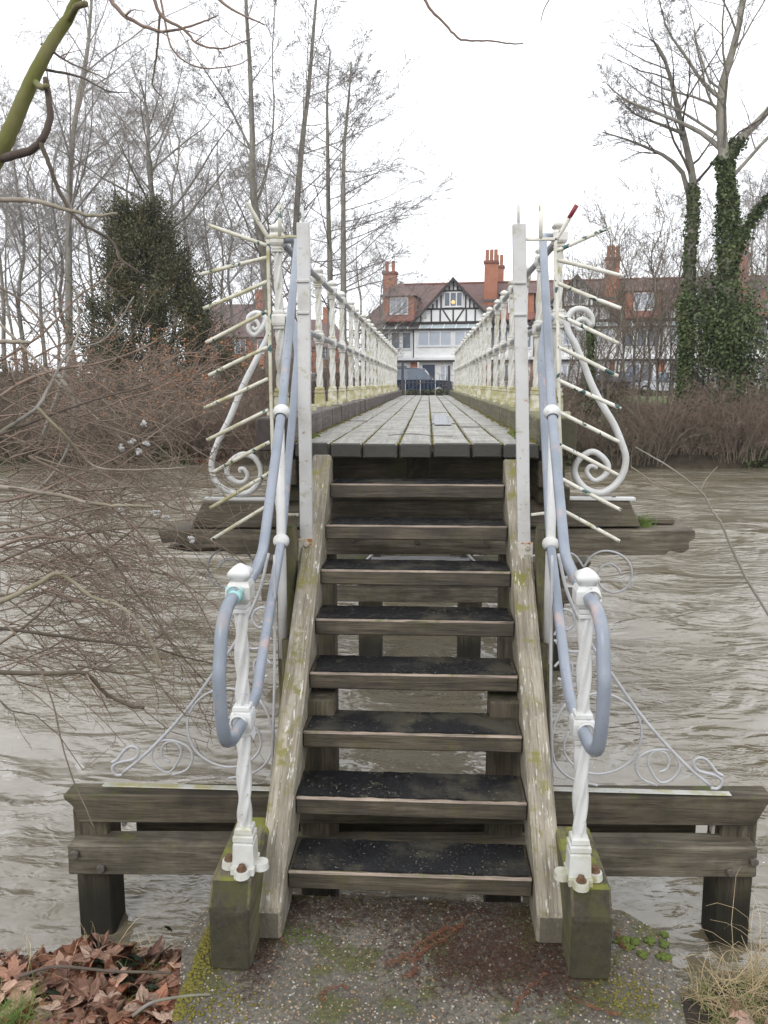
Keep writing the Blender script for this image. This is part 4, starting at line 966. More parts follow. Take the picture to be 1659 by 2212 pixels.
# ------------------------------------------------------------------ parked cars
def car(px, Y, mat, label, rz=0.0, suv=True, L=4.4):
    c = at(px, 829, Y=Y); t = empty('parked_car', (c.x, Y, 1.22), label, 'car', 'cars parked along the far road', rz); W_ = WM[t.name]
    hh = 1.72 if suv else 1.42; sh = .98 if suv else .86
    prof = [(-L/2,.32),(-L/2,.72),(-L/2+.12,sh-.06),(-.95,sh),(L/2-.25,sh+.02),(L/2,.85),(L/2,.35),(1.75,.30),(-1.75,.30)]
    bm = bmesh.new()
    def loftp(prof, ws, nm, mat, parent, bev):
        bm = bmesh.new(); A = [bm.verts.new((x, -w_, z)) for (x, z), w_ in zip(prof, ws)]; B_ = [bm.verts.new((x, w_, z)) for (x, z), w_ in zip(prof, ws)]
        bm.faces.new(A); bm.faces.new(B_[::-1]); n = len(prof)
        for i in range(n): bm.faces.new((A[i], B_[i], B_[(i+1)%n], A[(i+1)%n]))
        return link_mesh(nm, clean(bm, mat, nm, bev, 2), parent, W_)
    body = loftp(prof, [.80,.86,.86,.88,.88,.84,.82,.86,.86], 'body', M_[mat], t, .05)
    cab = [(-.95,sh-.02),(-.35,hh-.05),(.2,hh),(L/2-.75,hh-.04),(L/2-.25,sh-.02)]
    loftp(cab, [.86,.68,.66,.66,.84], 'cabin', M_['glass'], t, .03)
    loftp([(-.42,hh-.07),(.2,hh-.01),(L/2-.72,hh-.05),(L/2-.70,hh+.01),(.2,hh+.03),(-.38,hh-.02)], [.70,.69,.68,.68,.66,.68], 'roof_panel', M_[mat], t, .01)
    for x in (-1.35, 1.35):
        for s in (-1, 1):
            wl = link_mesh('wheel', disc_mesh('wheel', .33, .22, M_['tyre'], 20, .03), t, W_ @ Matrix.Translation((x, s*.78, .33)) @ Matrix.Rotation(math.pi/2, 4, 'X'))
            link_mesh('rim', disc_mesh('rim', .20, .23, M_['car_silver'], 12, .01), wl, W_ @ Matrix.Translation((x, s*.785, .33)) @ Matrix.Rotation(math.pi/2, 4, 'X'))
    for s in (-1, 1): bbox('headlight', (-L/2-.01, s*.62-.16, .62), (-L/2+.10, s*.62+.16, .76), M_['lampglass'], t, .01, 'Y', W_)
    for x in (.0, .95): bbox('pillar', (x-.04, -.80, sh), (x+.04, -.72, hh-.06), M_[mat], t, .005, 'Y', W_)
car(905, 52.5, 'car_blue', 'dark blue car parked beyond the iron gate at the end of the bridge', math.radians(180-5))
car(705, 53.5, 'car_black', 'dark grey car seen through the left railing of the bridge', math.radians(-5), False)
car(640, 54.0, 'car_silver', 'silver car parked left of the dark grey one, behind the left railing', math.radians(-5), False)
car(1440, 49.5, 'car_silver', 'pale silver car glimpsed between the ivy-clad trunks on the right', math.radians(-5), False)
car(1345, 50.5, 'car_blue', 'blue car glimpsed behind the saplings right of the bridge', math.radians(175), False)

# ------------------------------------------------------------------ iron gate and railing at the far end
t = empty('iron_gate', (0, 22.6, 1.4), 'dark iron gate of thin upright bars closing the far end of the bridge', 'gate')
for x in (-.66, .64): beam('gate_post', (x, 22.6, .3), (x, 22.6, 2.55 if x < 0 else 2.45), .07, .07, M_['iron'], t, up=(0,1,0))
for i in range(12):
    x = -.58+i*.105; tube('bar', [(x, 22.6, 1.42), (x, 22.6, 2.05+.10*(i % 2))], .010, M_['iron'] if i % 4 else M_['thin_white'], t, 5, False)
for z in (1.55, 1.98): beam('rail', (-.64, 22.6, z), (.62, 22.6, z), .025, .03, M_['iron'], t)

# ------------------------------------------------------------------ bare trees
def grow(rng, P, R, m, t0, t1, ang, lf, k, wander, up, rf, taper=.8, lvar=.3, shape=.6, flat=0.0):
    N, n, _ = P.shape
    tt = (t0+(t1-t0)*(np.arange(m)[None]+rng.uniform(0, 1, (N, m)))/m)
    x = tt*(n-1); i0 = np.minimum(x.astype(int), n-2); fr = (x-i0)[..., None]; a = np.arange(N)[:, None]
    pos = P[a, i0]*(1-fr)+P[a, i0+1]*fr; tan = P[a, i0+1]-P[a, i0]
    tan /= np.linalg.norm(tan, axis=-1, keepdims=True)+1e-9
    rad = (R[a, i0]*(1-fr[..., 0])+R[a, i0+1]*fr[..., 0])*rf
    L = np.linalg.norm(np.diff(P, axis=1), axis=-1).sum(1)[:, None]
    ln = L*lf*(1-shape*(tt-t0)/(max(t1-t0, 1e-6)))*(1+rng.uniform(-lvar, lvar, tt.shape))
    rv = rng.normal(size=tan.shape); perp = rv-tan*(rv*tan).sum(-1, keepdims=True)
    if flat: perp[..., 2] *= (1-flat)
    perp /= np.linalg.norm(perp, axis=-1, keepdims=True)+1e-9
    an = np.radians(ang)*(1+rng.normal(0, .18, tt.shape))[..., None]
    d = tan*np.cos(an)+perp*np.sin(an); d = d.reshape(-1, 3); pos = pos.reshape(-1, 3); ln = ln.reshape(-1); rad = rad.reshape(-1)
    pts = [pos]; p = pos.copy()
    for s in range(k-1):
        d = d + rng.normal(0, wander, d.shape); d[:, 2] += up; d /= np.linalg.norm(d, axis=1, keepdims=True)
        p = p+d*(ln/(k-1))[:, None]; pts.append(p.copy())
    Pn = np.stack(pts, 1); Rn = rad[:, None]*np.linspace(1, 1-taper, k)[None]
    return Pn, Rn
def merge(parts):
    V = []; F = []; o = 0
    for v, f in parts: V.append(v); F.append(f+o); o += len(v)
    return np.concatenate(V), np.concatenate(F)
def path_pr(pts, r0, r1, n=14, pw=1.0):
    P = np.array(catmull(pts, 6)); s = np.linspace(0, len(P)-1, n); P = np.stack([np.interp(s, np.arange(len(P)), P[:, i]) for i in range(3)], 1)
    return P[None], (r0+(r1-r0)*np.linspace(0, 1, n)**pw)[None]
def tree_meshes(seed, trunks, spec, twig_r=.006, minr=.0045):
    """trunks: list of (P,R). spec: list of level dicts"""
    rng = np.random.RandomState(seed); tr = merge([tubes(P, R, 9) for P, R in trunks])
    lv = [(P, R) for P, R in trunks]; limbs = []; twigs = []
    cur = lv
    for li, s in enumerate(spec):
        nxt = []
        for P, R in cur:
            Pn, Rn = grow(rng, P, R, **s); Rn = np.maximum(Rn, minr*(.8 if li >= 2 else 1)); nxt.append((Pn, Rn))
        Pn = np.concatenate([a for a, b in nxt]); Rn = np.concatenate([b for a, b in nxt])
        (limbs if li == 0 else twigs).append(tubes(Pn, Rn, 5 if li == 0 else 3 if li > 1 else 4))
        cur = [(Pn, Rn)]
    return tr, merge(limbs), merge(twigs), cur[0]
def build_tree(name, base, meshes, mats, label, cat='tree', group=None, rz=0.0, share=None, scale=1.0):
    root = empty(name, base, label, cat, group, rz)
    M = WM[root.name] @ Matrix.Scale(scale, 4)
    for nm, me in meshes: link_mesh(nm, me, root, M)
    return root
def to_mesh(arr, nm, mat): return raw_mesh(nm, arr[0], arr[1], M_[mat], True)
def trunk_local(pxs, Y, r0, r1, base_px=None, n=14, pw=1.0, wob=None):
    """trunk path seen through survey points, returned relative to its foot on the ground"""
    P = [Vector(at(a, b, Y=Y)) for a, b in pxs]
    if wob:
        for i, p in enumerate(P): p.y += wob*math.sin(i*1.7)
    return P
def unique_tree(name, pxs, Y, r0, r1, spec, seed, label, mats=('bark', 'bark', 'twig_far'), extra=(), ivy=None, n=14, pw=.9, group=None):
    P = trunk_local(pxs, Y, r0, r1, wob=.15)
    base = P[0].copy(); base.z = float(far_h(np.array(base.x), np.array(Y)))-.1
    full = [base+Vector((.0, 0, 0))]+P
    trunks = [path_pr([tuple(p-base) for p in full], r0, r1, n, pw)]
    for epx, er0, er1 in extra:
        E_ = [Vector(at(a, b, Y=Y+(.3 if i else 0)))-base for i, (a, b) in enumerate(epx)]; trunks.append(path_pr([tuple(p) for p in E_], er0, er1, 10, .9))
    tr, lb, tw, tips = tree_meshes(seed, trunks, spec)
    root = build_tree(name, base, [('trunk', to_mesh(tr, 'trunk', mats[0])), ('branches', to_mesh(lb, 'branches', mats[1])), ('twigs', to_mesh(tw, 'twigs', mats[2]))], mats, label, 'tree', group)
    return root, trunks, base
S = lambda m, t0, t1, ang, lf, k, w_, up, rf, **kw: dict(m=m, t0=t0, t1=t1, ang=ang, lf=lf, k=k, wander=w_, up=up, rf=rf, **kw)
alder_ = [S(34, .28, .98, 62, .30, 7, .07, .035, .42, shape=.55, lvar=.45), S(9, .2, .98, 42, .42, 5, .10, .03, .5, shape=.5), S(8, .15, 1, 42, .45, 4, .13, .02, .55), S(4, .2, 1, 42, .5, 3, .15, .0, .7)]
alder_open = [S(24, .22, .98, 56, .24, 7, .07, .06, .24, shape=.5, lvar=.6), S(8, .2, .98, 42, .42, 5, .10, .03, .5), S(7, .15, 1, 42, .45, 4, .13, .02, .55), S(3, .2, 1, 42, .5, 3, .15, .0, .7)]
unique_tree('bare_tree', [(583,828),(575,620),(560,500),(547,400),(544,300),(538,140),(532,0),(528,-160)], 29, .21, .035, alder_open, 21, 'tall bare tree behind the left barrier, its trunk rising straight out of the frame', ('bark','bark','twig_tree'),
    extra=[(((552,440),(575,380),(592,250),(588,120),(600,-80)), .05, .012), (((545,330),(500,240),(455,170),(400,90)), .05, .012)])
unique_tree('bare_tree', [(628,828),(632,620),(642,440),(655,300),(664,210),(674,90),(684,0),(700,-140)], 30, .165, .03, alder_open, 22, 'slender bare tree leaning right, second trunk left of the white railing', ('bark','bark','twig_tree'))
horiz = [S(38, .16, .97, 74, .30, 8, .05, .030, .24, shape=.6, lvar=.5, flat=.3), S(10, .25, .99, 38, .34, 5, .08, .01, .5, flat=.4), S(7, .2, 1, 38, .42, 4, .12, .0, .6), S(3, .2, 1, 40, .5, 3, .15, .0, .7)]
unique_tree('bare_tree', [(712,828),(712,600),(710,480),(709,320),(706,200),(712,110)], 26, .135, .02, horiz, 23, 'bare alder with level side branches, left one of the pair beside the railing', ('bark','bark','twig_tree'))
unique_tree('bare_tree', [(742,828),(741,600),(742,470),(744,330),(752,220),(758,130)], 25, .135, .02, horiz, 24, 'bare alder spreading level branches towards the houses, right one of the pair', ('bark','bark','twig_tree'))
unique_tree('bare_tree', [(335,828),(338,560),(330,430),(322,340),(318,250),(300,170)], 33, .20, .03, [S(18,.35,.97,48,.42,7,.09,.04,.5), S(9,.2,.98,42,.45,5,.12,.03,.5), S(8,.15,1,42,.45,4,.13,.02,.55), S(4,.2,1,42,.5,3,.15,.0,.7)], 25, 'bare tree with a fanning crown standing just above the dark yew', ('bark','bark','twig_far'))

# big ivy tree on the right
def ivy_cloud(rng, trunks, t0, t1, n, spread, size, grow_w=1.0):
    V = []; 
    P = np.concatenate([np.stack([np.interp(rng.uniform(t0, t1, n//len(trunks))*(T.shape[1]-1), np.arange(T.shape[1]), T[0, :, i]) for i in range(3)], 1) if False else None for T, R in trunks]) if False else None
    out = []
    for T, R in trunks:
        k = n//len(trunks); t = rng.uniform(t0, t1, k)*(T.shape[1]-1)
        c = np.stack([np.interp(t, np.arange(T.shape[1]), T[0, :, i]) for i in range(3)], 1); rr = np.interp(t, np.arange(T.shape[1]), R[0])
        a = rng.uniform(0, 6.283, k); lump = .65+.55*np.sin(c[:, 2]*2.3+np.round(a*1.2)*1.7)*.7
        rad = rr*1.05 + spread*np.abs(rng.normal(.40, .50, k))*np.clip(lump, .12, 1.5)
        c = c+np.stack([np.cos(a)*rad, np.sin(a)*rad, rng.normal(0, .06, k)], 1); out.append(c)
    return np.concatenate(out)
def leaf_cards(rng, C, size, droop=.0):
    """small bent leaves: two triangles folded along the midrib"""
    n = len(C); d = rng.normal(size=(n, 3)); d /= np.linalg.norm(d, axis=1, keepdims=True); e = np.cross(d, rng.normal(size=(n, 3))); e /= np.linalg.norm(e, axis=1, keepdims=True); f = np.cross(d, e)
    s = (size*rng.uniform(.6, 1.35, n))[:, None]
    V = np.stack([C-d*s*.5, C+e*s*.42+f*s*.12, C+d*s*.5, C-e*s*.42+f*s*.12], 1).reshape(-1, 3)
    return V, np.arange(n*4).reshape(n, 4)
rg = np.random.RandomState(77)
oak = [S(11,.42,.97,50,.34,8,.12,.05,.34,shape=.45,lvar=.4), S(8,.2,.98,44,.45,6,.13,.03,.5), S(8,.15,1,44,.45,4,.15,.02,.55), S(4,.2,1,42,.5,3,.15,.0,.7)]
root, trk, base = unique_tree('ivy_tree', [(1578,900),(1575,640),(1572,480),(1566,390),(1562,300),(1560,200),(1580,110),(1600,20),(1612,-120)], 24.5+.6, .30, .045, oak, 31, 'big bare tree at the right with thick ivy up its trunk to the fork', ('bark_pale','bark_pale','twig_tree'),
    extra=[(((1570,345),(1600,300),(1650,250),(1700,180),(1740,60)), .17, .04), (((1566,330),(1520,290),(1470,265),(1410,240),(1350,215),(1310,180)), .085, .015), (((1575,600),(1610,500),(1660,430),(1720,380)), .10, .03), (((1561,215),(1520,180),(1480,120),(1440,60),(1420,-20)), .07, .015)])
C = np.concatenate([ivy_cloud(rg, [trk[0]], .03, .50, 10000, .15, .1), ivy_cloud(rg, [trk[1]], .0, .25, 600, .12, .1), ivy_cloud(rg, [trk[3]], .0, .8, 2200, .16, .1)])
side = np.concatenate([rg.normal(0, 1, (3600, 3))*np.array([.45, .35, .55])+np.array([-.1, -.1, 3.6]), rg.normal(0, 1, (2600, 3))*np.array([.38, .3, .6])+np.array([-.55, 0, 3.2]), rg.normal(0, 1, (2600, 3))*np.array([.40, .3, 1.0])+np.array([.25, 0, 1.9])]); C = np.concatenate([C, side])
V, F = leaf_cards(rg, C, .095); link_mesh('ivy', raw_mesh('ivy', V, F, M_['ivy']), root, WM[root.name]); bpy.data.objects['ivy']['kind'] = 'stuff'
root, trk, base = unique_tree('ivy_tree', [(1486,900),(1488,700),(1490,540),(1497,430),(1492,350),(1470,250),(1446,170),(1425,110),(1408,80)], 26, .22, .02, [S(14,.45,.97,46,.30,7,.12,.03,.4,shape=.5), S(8,.2,.98,44,.42,5,.13,.02,.5), S(6,.15,1,44,.45,4,.15,.02,.55)], 32, 'thinner leaning tree with ivy on its lower trunk, left of the big ivy tree', ('bark','bark_dark','twig_tree'),
    extra=[(((1494,470),(1478,380),(1440,340),(1400,320),(1350,300),(1300,285)), .09, .015), (((1480,290),(1430,270),(1370,245),(1330,205)), .06, .012)])
C = np.concatenate([ivy_cloud(rg, [trk[0]], .02, .48, 3200, .09, .1), rg.normal(0, 1, (1500, 3))*np.array([.35, .3, .45])+np.array([.45, 0, 3.9])])
V, F = leaf_cards(rg, C, .09); o = link_mesh('ivy', raw_mesh('ivy', V, F, M_['ivy']), root, WM[root.name]); o['kind'] = 'stuff'
for i, (px, tp, Y, n_, lab) in enumerate([(1472, 640, 25.2, 5200, 'ivy-smothered dead stump standing at the water side, left of the ivy trees'), (1272, 690, 25.5, 1500, 'thin ivy-covered stem right beside the white scroll on the right')]):
    p = at(px, 829, Y=Y); z0 = float(far_h(np.array(p.x), np.array(Y))); zt = at(px, tp, Y=Y).z
    T = path_pr([(0,0,-.1),(.05,0,(zt-z0)*.5),(-.03,0,zt-z0)], .12 if i == 0 else .06, .05, 10)
    root = empty('ivy_column', (p.x, Y, z0), lab, 'ivy'); v, f = tubes(T[0], T[1], 7); link_mesh('stem', raw_mesh('stem', v, f, M_['bark_dark'], True), root, WM[root.name])
    V, F = leaf_cards(rg, ivy_cloud(rg, [T], .0, 1, n_, .22 if i == 0 else .14, .1), .09); o = link_mesh('ivy', raw_mesh('ivy', V, F, M_['ivy']), root, WM[root.name]); o['kind'] = 'stuff'

# shared sapling / background tree meshes
def generic(seed, hgt, r0, spec, wob=.4, lean=0):
    rng = np.random.RandomState(seed); n = 6
    pts = [(0,0,-.2)]+[(rng.normal(0, wob*hgt*.02*(i+1))+lean*hgt*(i/n)**1.5, rng.normal(0, wob*hgt*.02*(i+1)), hgt*(i+1)/n) for i in range(n)]
    return tree_meshes(seed, [path_pr(pts, r0, r0*.12, 14, .8)], spec, minr=.005)
sap_spec = [S(20,.15,.97,34,.34,6,.08,.06,.5,shape=.5,lvar=.5), S(8,.2,.98,38,.42,4,.11,.04,.5), S(6,.15,1,40,.42,3,.13,.02,.6)]
bg_spec = [S(17,.22,.97,46,.40,6,.11,.05,.5,shape=.5,lvar=.5), S(9,.2,.98,42,.46,5,.13,.03,.5), S(8,.15,1,42,.45,3,.14,.02,.55), S(5,.2,1,42,.5,3,.15,.0,.7)]
bg_spec=bg_spec
SAP = []; BGT = []
for i in range(4):
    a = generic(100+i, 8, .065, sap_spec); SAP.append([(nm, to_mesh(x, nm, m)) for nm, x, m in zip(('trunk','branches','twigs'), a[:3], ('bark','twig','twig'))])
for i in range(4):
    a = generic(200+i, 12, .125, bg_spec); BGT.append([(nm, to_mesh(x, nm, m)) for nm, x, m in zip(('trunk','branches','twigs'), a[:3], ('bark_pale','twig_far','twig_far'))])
ORD = ['first','second','third','fourth','fifth','sixth','seventh','eighth','ninth','tenth','eleventh','twelfth','thirteenth','fourteenth','fifteenth','sixteenth','seventeenth','eighteenth','nineteenth','twentieth','twenty-first','twenty-second','twenty-third','twenty-fourth','twenty-fifth','twenty-sixth','twenty-seventh','twenty-eighth','twenty-ninth','thirtieth']
saps = [(1232,520,31,0),(1258,600,27,1),(1290,430,29,2),(1312,470,26,3),(1338,560,28,0),(1362,440,27,1),(1385,500,29,2),(1398,390,30,3),(1418,450,26.5,0),(1440,540,28,1),(1452,420,31,2),(1515,430,27.5,3),(1535,560,26.5,1),(1625,520,27,0),(1650,600,26,2),(1246,560,34,2),(1302,600,25.4,0),(1350,480,33,2),(1432,600,26,2),(1508,500,33,3),(1600,480,32,0)]
for i, (px, tp, Y, k) in enumerate(saps):
    p = at(px, 829, Y=Y); z0 = float(far_h(np.array(p.x), np.array(Y))); hgt = at(px, tp, Y=Y).z-z0
    build_tree('sapling', (p.x, Y, z0), SAP[k], None, 'thin bare sapling, %s from the bridge among those on the right bank' % ORD[sorted(q[0] for q in saps).index(px)], 'sapling', 'bare saplings on the right of the far bank', i*1.3, scale=hgt/8)
bgs = [(15,230,36,0),(60,190,40,1),(105,290,38,2),(160,260,42,3),(205,300,40,0),(250,280,44,1),(290,200,46,2),(375,190,43,3),(420,300,36,0),(455,330,40,1),(490,380,38,2),(505,300,50,3),(35,400,34,2),(130,430,35,3),(600,330,44,1),(640,400,48,0),(560,480,36,3),(775,470,62,1),(815,520,64,3)]
for i, (px, tp, Y, k) in enumerate(sorted(bgs)):
    p = at(px, 829, Y=Y); z0 = float(far_h(np.array(p.x), np.array(Y))); hgt = at(px, tp, Y=Y).z-z0
    build_tree('background_tree', (p.x, Y, z0), BGT[k], None, 'hazy bare background tree, %s from the left edge' % ORD[i], 'tree', 'bare trees behind the left bank', i*2.1, scale=hgt/12)
bgr = [(1270,560,40,2),(1480,520,42,1),(1600,380,44,2),(1650,400,38,1),(1690,300,34,0)]
for i, (px, tp, Y, k) in enumerate(bgr):
    p = at(px, 829, Y=Y); z0 = float(far_h(np.array(p.x), np.array(Y))); hgt = at(px, tp, Y=Y).z-z0
    build_tree('background_tree', (p.x, Y, z0), BGT[k], None, 'bare tree behind the right bank, %s rightwards from the bridge' % ORD[i], 'tree', 'bare trees behind the right bank', i*1.7+.5, scale=hgt/12)
# far birch with fine hanging twigs, top left
birch = [S(22,.3,.97,38,.38,7,.08,.04,.45,shape=.4), S(11,.2,.98,34,.5,6,.09,-.10,.5), S(9,.2,1,30,.5,5,.10,-.20,.6), S(4,.2,1,30,.6,3,.12,-.2,.8)]
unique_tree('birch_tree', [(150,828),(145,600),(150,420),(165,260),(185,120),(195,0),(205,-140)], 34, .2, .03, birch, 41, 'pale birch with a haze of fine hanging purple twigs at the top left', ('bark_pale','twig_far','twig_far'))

# yew
rg = np.random.RandomState(5); Y = 30; cb = at(342, 829, Y=Y); z0 = float(far_h(np.array(cb.x), np.array(Y)))
root = empty('yew_tree', (cb.x, Y, z0), 'dense dark green yew standing left of the bridge among bare trees', 'yew tree')
hT = at(300, 470, Y=Y).z-z0
v, f = tubes(*path_pr([(0,0,-.2),(-.1,0,3),(-.3,0,hT*.8)], .28, .05, 8), 8); link_mesh('trunk', raw_mesh('trunk', v, f, M_['bark_dark'], True), root, WM[root.name])
n = 1500; hh = rg.uniform(0, 1, n)**.85; a = rg.uniform(0, 6.283, n)
prof = np.interp(hh, [0,.1,.3,.55,.75,.9,1], [2.4,2.6,2.35,1.85,1.25,.75,.2]); lump = 1+.22*np.sin(a*3+hh*9)+.14*np.sin(a*7-hh*17)
r_ = prof*np.interp(hh,[0,1],[1.0,.72])*lump*rg.uniform(.35, 1.0, n)**.5
C0 = np.stack([np.cos(a)*r_-.55*hh+.45*(1-hh), np.sin(a)*r_, hh*hT*.98+.1], 1)
out_ = np.stack([np.cos(a), np.sin(a), np.full(n, 1.1)], 1); out_ /= np.linalg.norm(out_, axis=1, keepdims=True)
Pb = C0[:, None]+out_[:, None]*np.linspace(0, .9, 4)[None, :, None]*rg.uniform(.4, 1.5, (n, 1, 1)); Pb += rg.normal(0, .03, Pb.shape)
Rb = np.full((n, 4), .012); vb, fb = tubes(Pb, Rb, 3); link_mesh('branches', raw_mesh('branches', vb, fb, M_['bark_dark']), root, WM[root.name])
m = 62; idx = rg.randint(0, n, n*m); tt = rg.uniform(0, 3, n*m); i0 = tt.astype(int); i0 = np.minimum(i0, 2)
C = Pb[idx, i0]*(1-(tt-i0))[:, None]+Pb[idx, i0+1]*(tt-i0)[:, None]+rg.normal(0, .11, (n*m, 3))
V, F = leaf_cards(rg, C, .068); o = link_mesh('foliage', raw_mesh('foliage', V, F, M_['yew']), root, WM[root.name]); o['kind'] = 'stuff'

# ------------------------------------------------------------------ undergrowth on the far bank
def shrub_mesh(seed, stems, hgt, spread, mats, dense=5):
    rng = np.random.RandomState(seed); a = rng.uniform(0, 6.28, stems); r = spread*.35*rng.uniform(0, 1, stems)**.5
    b = np.stack([np.cos(a)*r, np.sin(a)*r, np.full(stems, -.1)], 1); d = np.stack([np.cos(a)*.5*rng.uniform(0, 1, stems), np.sin(a)*.5*rng.uniform(0, 1, stems), np.ones(stems)], 1)
    pts = [b]; p = b.copy(); L = hgt*rng.uniform(.55, 1.15, stems)
    for s in range(5):
        d = d+rng.normal(0, .13, d.shape); d[:, 2] -= .05*s; d /= np.linalg.norm(d, axis=1, keepdims=True); p = p+d*(L/5)[:, None]; pts.append(p.copy())
    P = np.stack(pts, 1); R = .011*rng.uniform(.6, 1.4, stems)[:, None]*np.linspace(1, .35, 6)[None]
    g1 = grow(rng, P, R, **S(dense, .1, .98, 40, .45, 4, .15, -.01, .6)); g2 = grow(rng, *g1, **S(4, .1, 1, 42, .5, 3, .16, -.02, .7)); g2 = (g2[0], np.maximum(g2[1], .0035))
    g3 = grow(rng, *g2, **S(3, .1, 1, 42, .6, 3, .16, -.02, .8)); g3 = (g3[0], np.maximum(g3[1], .003))
    return [('stems', to_mesh(tubes(P, R, 4), 'stems', mats[0])), ('twigs', to_mesh(merge([tubes(*g1, 3), tubes(*g2, 3), tubes(*g3, 3)]), 'twigs', mats[1]))]
SHR = [shrub_mesh(300, 60, 2.2, 2.2, ('twig', 'twig_red')), shrub_mesh(301, 60, 2.0, 2.4, ('twig', 'twig')), shrub_mesh(302, 60, 2.4, 2.0, ('twig_grey', 'twig_red')), shrub_mesh(303, 50, 1.8, 2.6, ('twig', 'twig'))]
rr = random.Random(9); shr = []
for x in np.arange(-17, 17.5, .62):
    if abs(x) < 1.0: continue
    shr.append((x+rr.uniform(-.3, .3), float(24.2 - 2.2*math.exp(-(x/2.2)**2) + .35*math.sin(x*.7)+.2*math.sin(x*1.9+1))+rr.uniform(-.05, .45), rr.uniform(.7, 1.05), 'waterside'))
for x in np.arange(-18, 18, 1.15):
    if abs(x) < 1.6: continue
    if 7.2 < x < 9.2: continue
    shr.append((x+rr.uniform(-.4, .4), 26.6+rr.uniform(-.5, 1.2), rr.uniform(.8, 1.3), 'upper'))
cntr = {}
for i, (x, y, scl, row) in enumerate(sorted(shr, key=lambda q: abs(q[0]))):
    side_ = 'left' if x < 0 else 'right'; k = cntr.get((side_, row), 0); cntr[(side_, row)] = k+1
    z0 = float(far_h(np.array(x), np.array(y)))
    build_tree('bank_shrub', (x, y, z0), SHR[i % 4], None, 'leafless brown shrub, %s %s of the bridge in the %s row on the far bank' % (ORD[k], side_, row), 'shrub', 'shrubs on the far bank', i*1.9, scale=scl)
# low evergreen mass and bramble leaves over the bank
pts = np.stack([rg.uniform(-18, 18, 42000), 23.9+rg.uniform(0, 1, 42000)**1.5*3.6, np.zeros(42000)], 1)
pts = pts[(np.abs(pts[:, 0]) > 1.2)]
nn = np.sin(pts[:, 0]*1.3)+np.sin(pts[:, 0]*3.1+1)*.6+np.sin(pts[:, 1]*2+pts[:, 0]); keep = nn+rg.normal(0, .5, len(pts)) > .2; pts = pts[keep]
pts[:, 2] = far_h(pts[:, 0], pts[:, 1])+np.abs(rg.normal(0, .42, len(pts)))
V, F = leaf_cards(rg, pts, .10); tag(mesh_obj('bramble_leaves', V, F, M_['ivy'], M=I4), kind='stuff')
pts = np.stack([rg.uniform(-20, 20, 22000), 24.3+rg.uniform(0, 1, 22000)**1.4*5, np.zeros(22000)], 1); pts[:, 2] = far_h(pts[:, 0], pts[:, 1])+np.abs(rg.normal(0, .08, len(pts)))
V, F = leaf_cards(rg, pts, .09); tag(mesh_obj('fallen_leaf_cover', V, F, M_['leaf2'], M=I4), kind='stuff')
n = 26000; x = rg.uniform(-24, -5.6, n); tp_ = 2.2+1.0*np.sin(x*.9)+.6*np.sin(x*2.3+1); zz = rg.uniform(0, 1, n)**.8
hp = np.stack([x, 33+rg.normal(0, .6, n)*(1.2-zz), .8+zz*np.clip(tp_, .8, 4)], 1); hp += rg.normal(0, .12, hp.shape)
V, F = leaf_cards(rg, hp, .11); tag(mesh_obj('evergreen_undergrowth', V, F, M_['yew'], M=I4), kind='stuff')
# hedge along the road
hp = []
for (xa, xb) in ((-40, 40),):
    n = 22000; x = rg.uniform(xa, xb, n); hp = np.stack([x, 48.5-.0875*(x)+rg.normal(0, .3, n), 1.2+rg.uniform(0, .38, n)*(1+.15*np.sin(x*1.7))], 1)
V, F = leaf_cards(rg, hp, .16); o = mesh_obj('roadside_hedge', V, F, M_['hedge'], M=I4); tag(o, 'low clipped hedge along the far road, in front of the parked cars', 'hedge')
# ------------------------------------------------------------------ overhanging trees and thicket on the near left
rg = np.random.RandomState(123)
def near_branch(parent, pts, r0, r1, mat, name='branch', seed=None, twigs=None, tmat='twig', sub=2, per=6):
    """pts: (px, py, Y)"""
    P = [tuple(at(a, b, Y=c)) for a, b, c in pts]
    Q = np.array(catmull(P, per)); n = len(Q); R = np.linspace(r0, r1, n)
    Q += np.random.RandomState(seed or 1).normal(0, min(r0*.12, .0012), Q.shape)
    V, F = tube_frame_path(Q, R, 9)
    o = mesh_obj(name, V, F, M_[mat], parent, smooth=True)
    if twigs:
        rng = np.random.RandomState(seed or 1)
        g1 = grow(rng, Q[None], R[None], **twigs[0]); g1 = (g1[0], np.clip(g1[1], .0012, .006)); parts = [tubes(*g1, 5)]; cur = g1
        for tspec in twigs[1:]:
            cur = grow(rng, *cur, **tspec); cur = (cur[0], np.clip(cur[1], .0010, .003)); parts.append(tubes(*cur, 4))
        V, F = merge(parts); mesh_obj('twigs', V, F, M_[tmat], o, smooth=True)['kind'] = 'stuff'
    return o
tw1 = [S(10, .1, .98, 48, .30, 7, .14, -.01, .4, lvar=.5)]
tw2 = [S(9, .08, .98, 48, .32, 7, .14, -.02, .4, lvar=.5), S(5, .1, .95, 45, .5, 5, .16, -.03, .6)]
t = empty('leaning_tree', at(-420, 1900, Y=3.4), 'yellow-green lichened trunk leaning across the top left corner with drooping dark branches', 'tree')
near_branch(t, [(-420,1300,3.3),(-220,800,3.4),(-90,510,3.4),(-25,372,3.4),(15,300,3.4),(58,198,3.42),(100,112,3.45),(145,42,3.5),(178,-30,3.5),(230,-140,3.6)], .047, .0155, 'bark_moss', 'trunk', 1)
near_branch(t, [(0,342,3.4),(60,327,3.35),(92,300,3.3),(108,255,3.3),(104,205,3.3),(97,168,3.3)], .018, .010, 'bark_dark', 'branch', 2)
near_branch(t, [(88,308,3.3),(108,360,3.3),(132,420,3.3),(172,478,3.3),(240,520,3.3),(262,560,3.28),(305,590,3.25)], .010, .003, 'bark_dark', 'branch', 3, [S(7,.2,.98,50,.22,6,.12,-.02,.5,lvar=.5)])
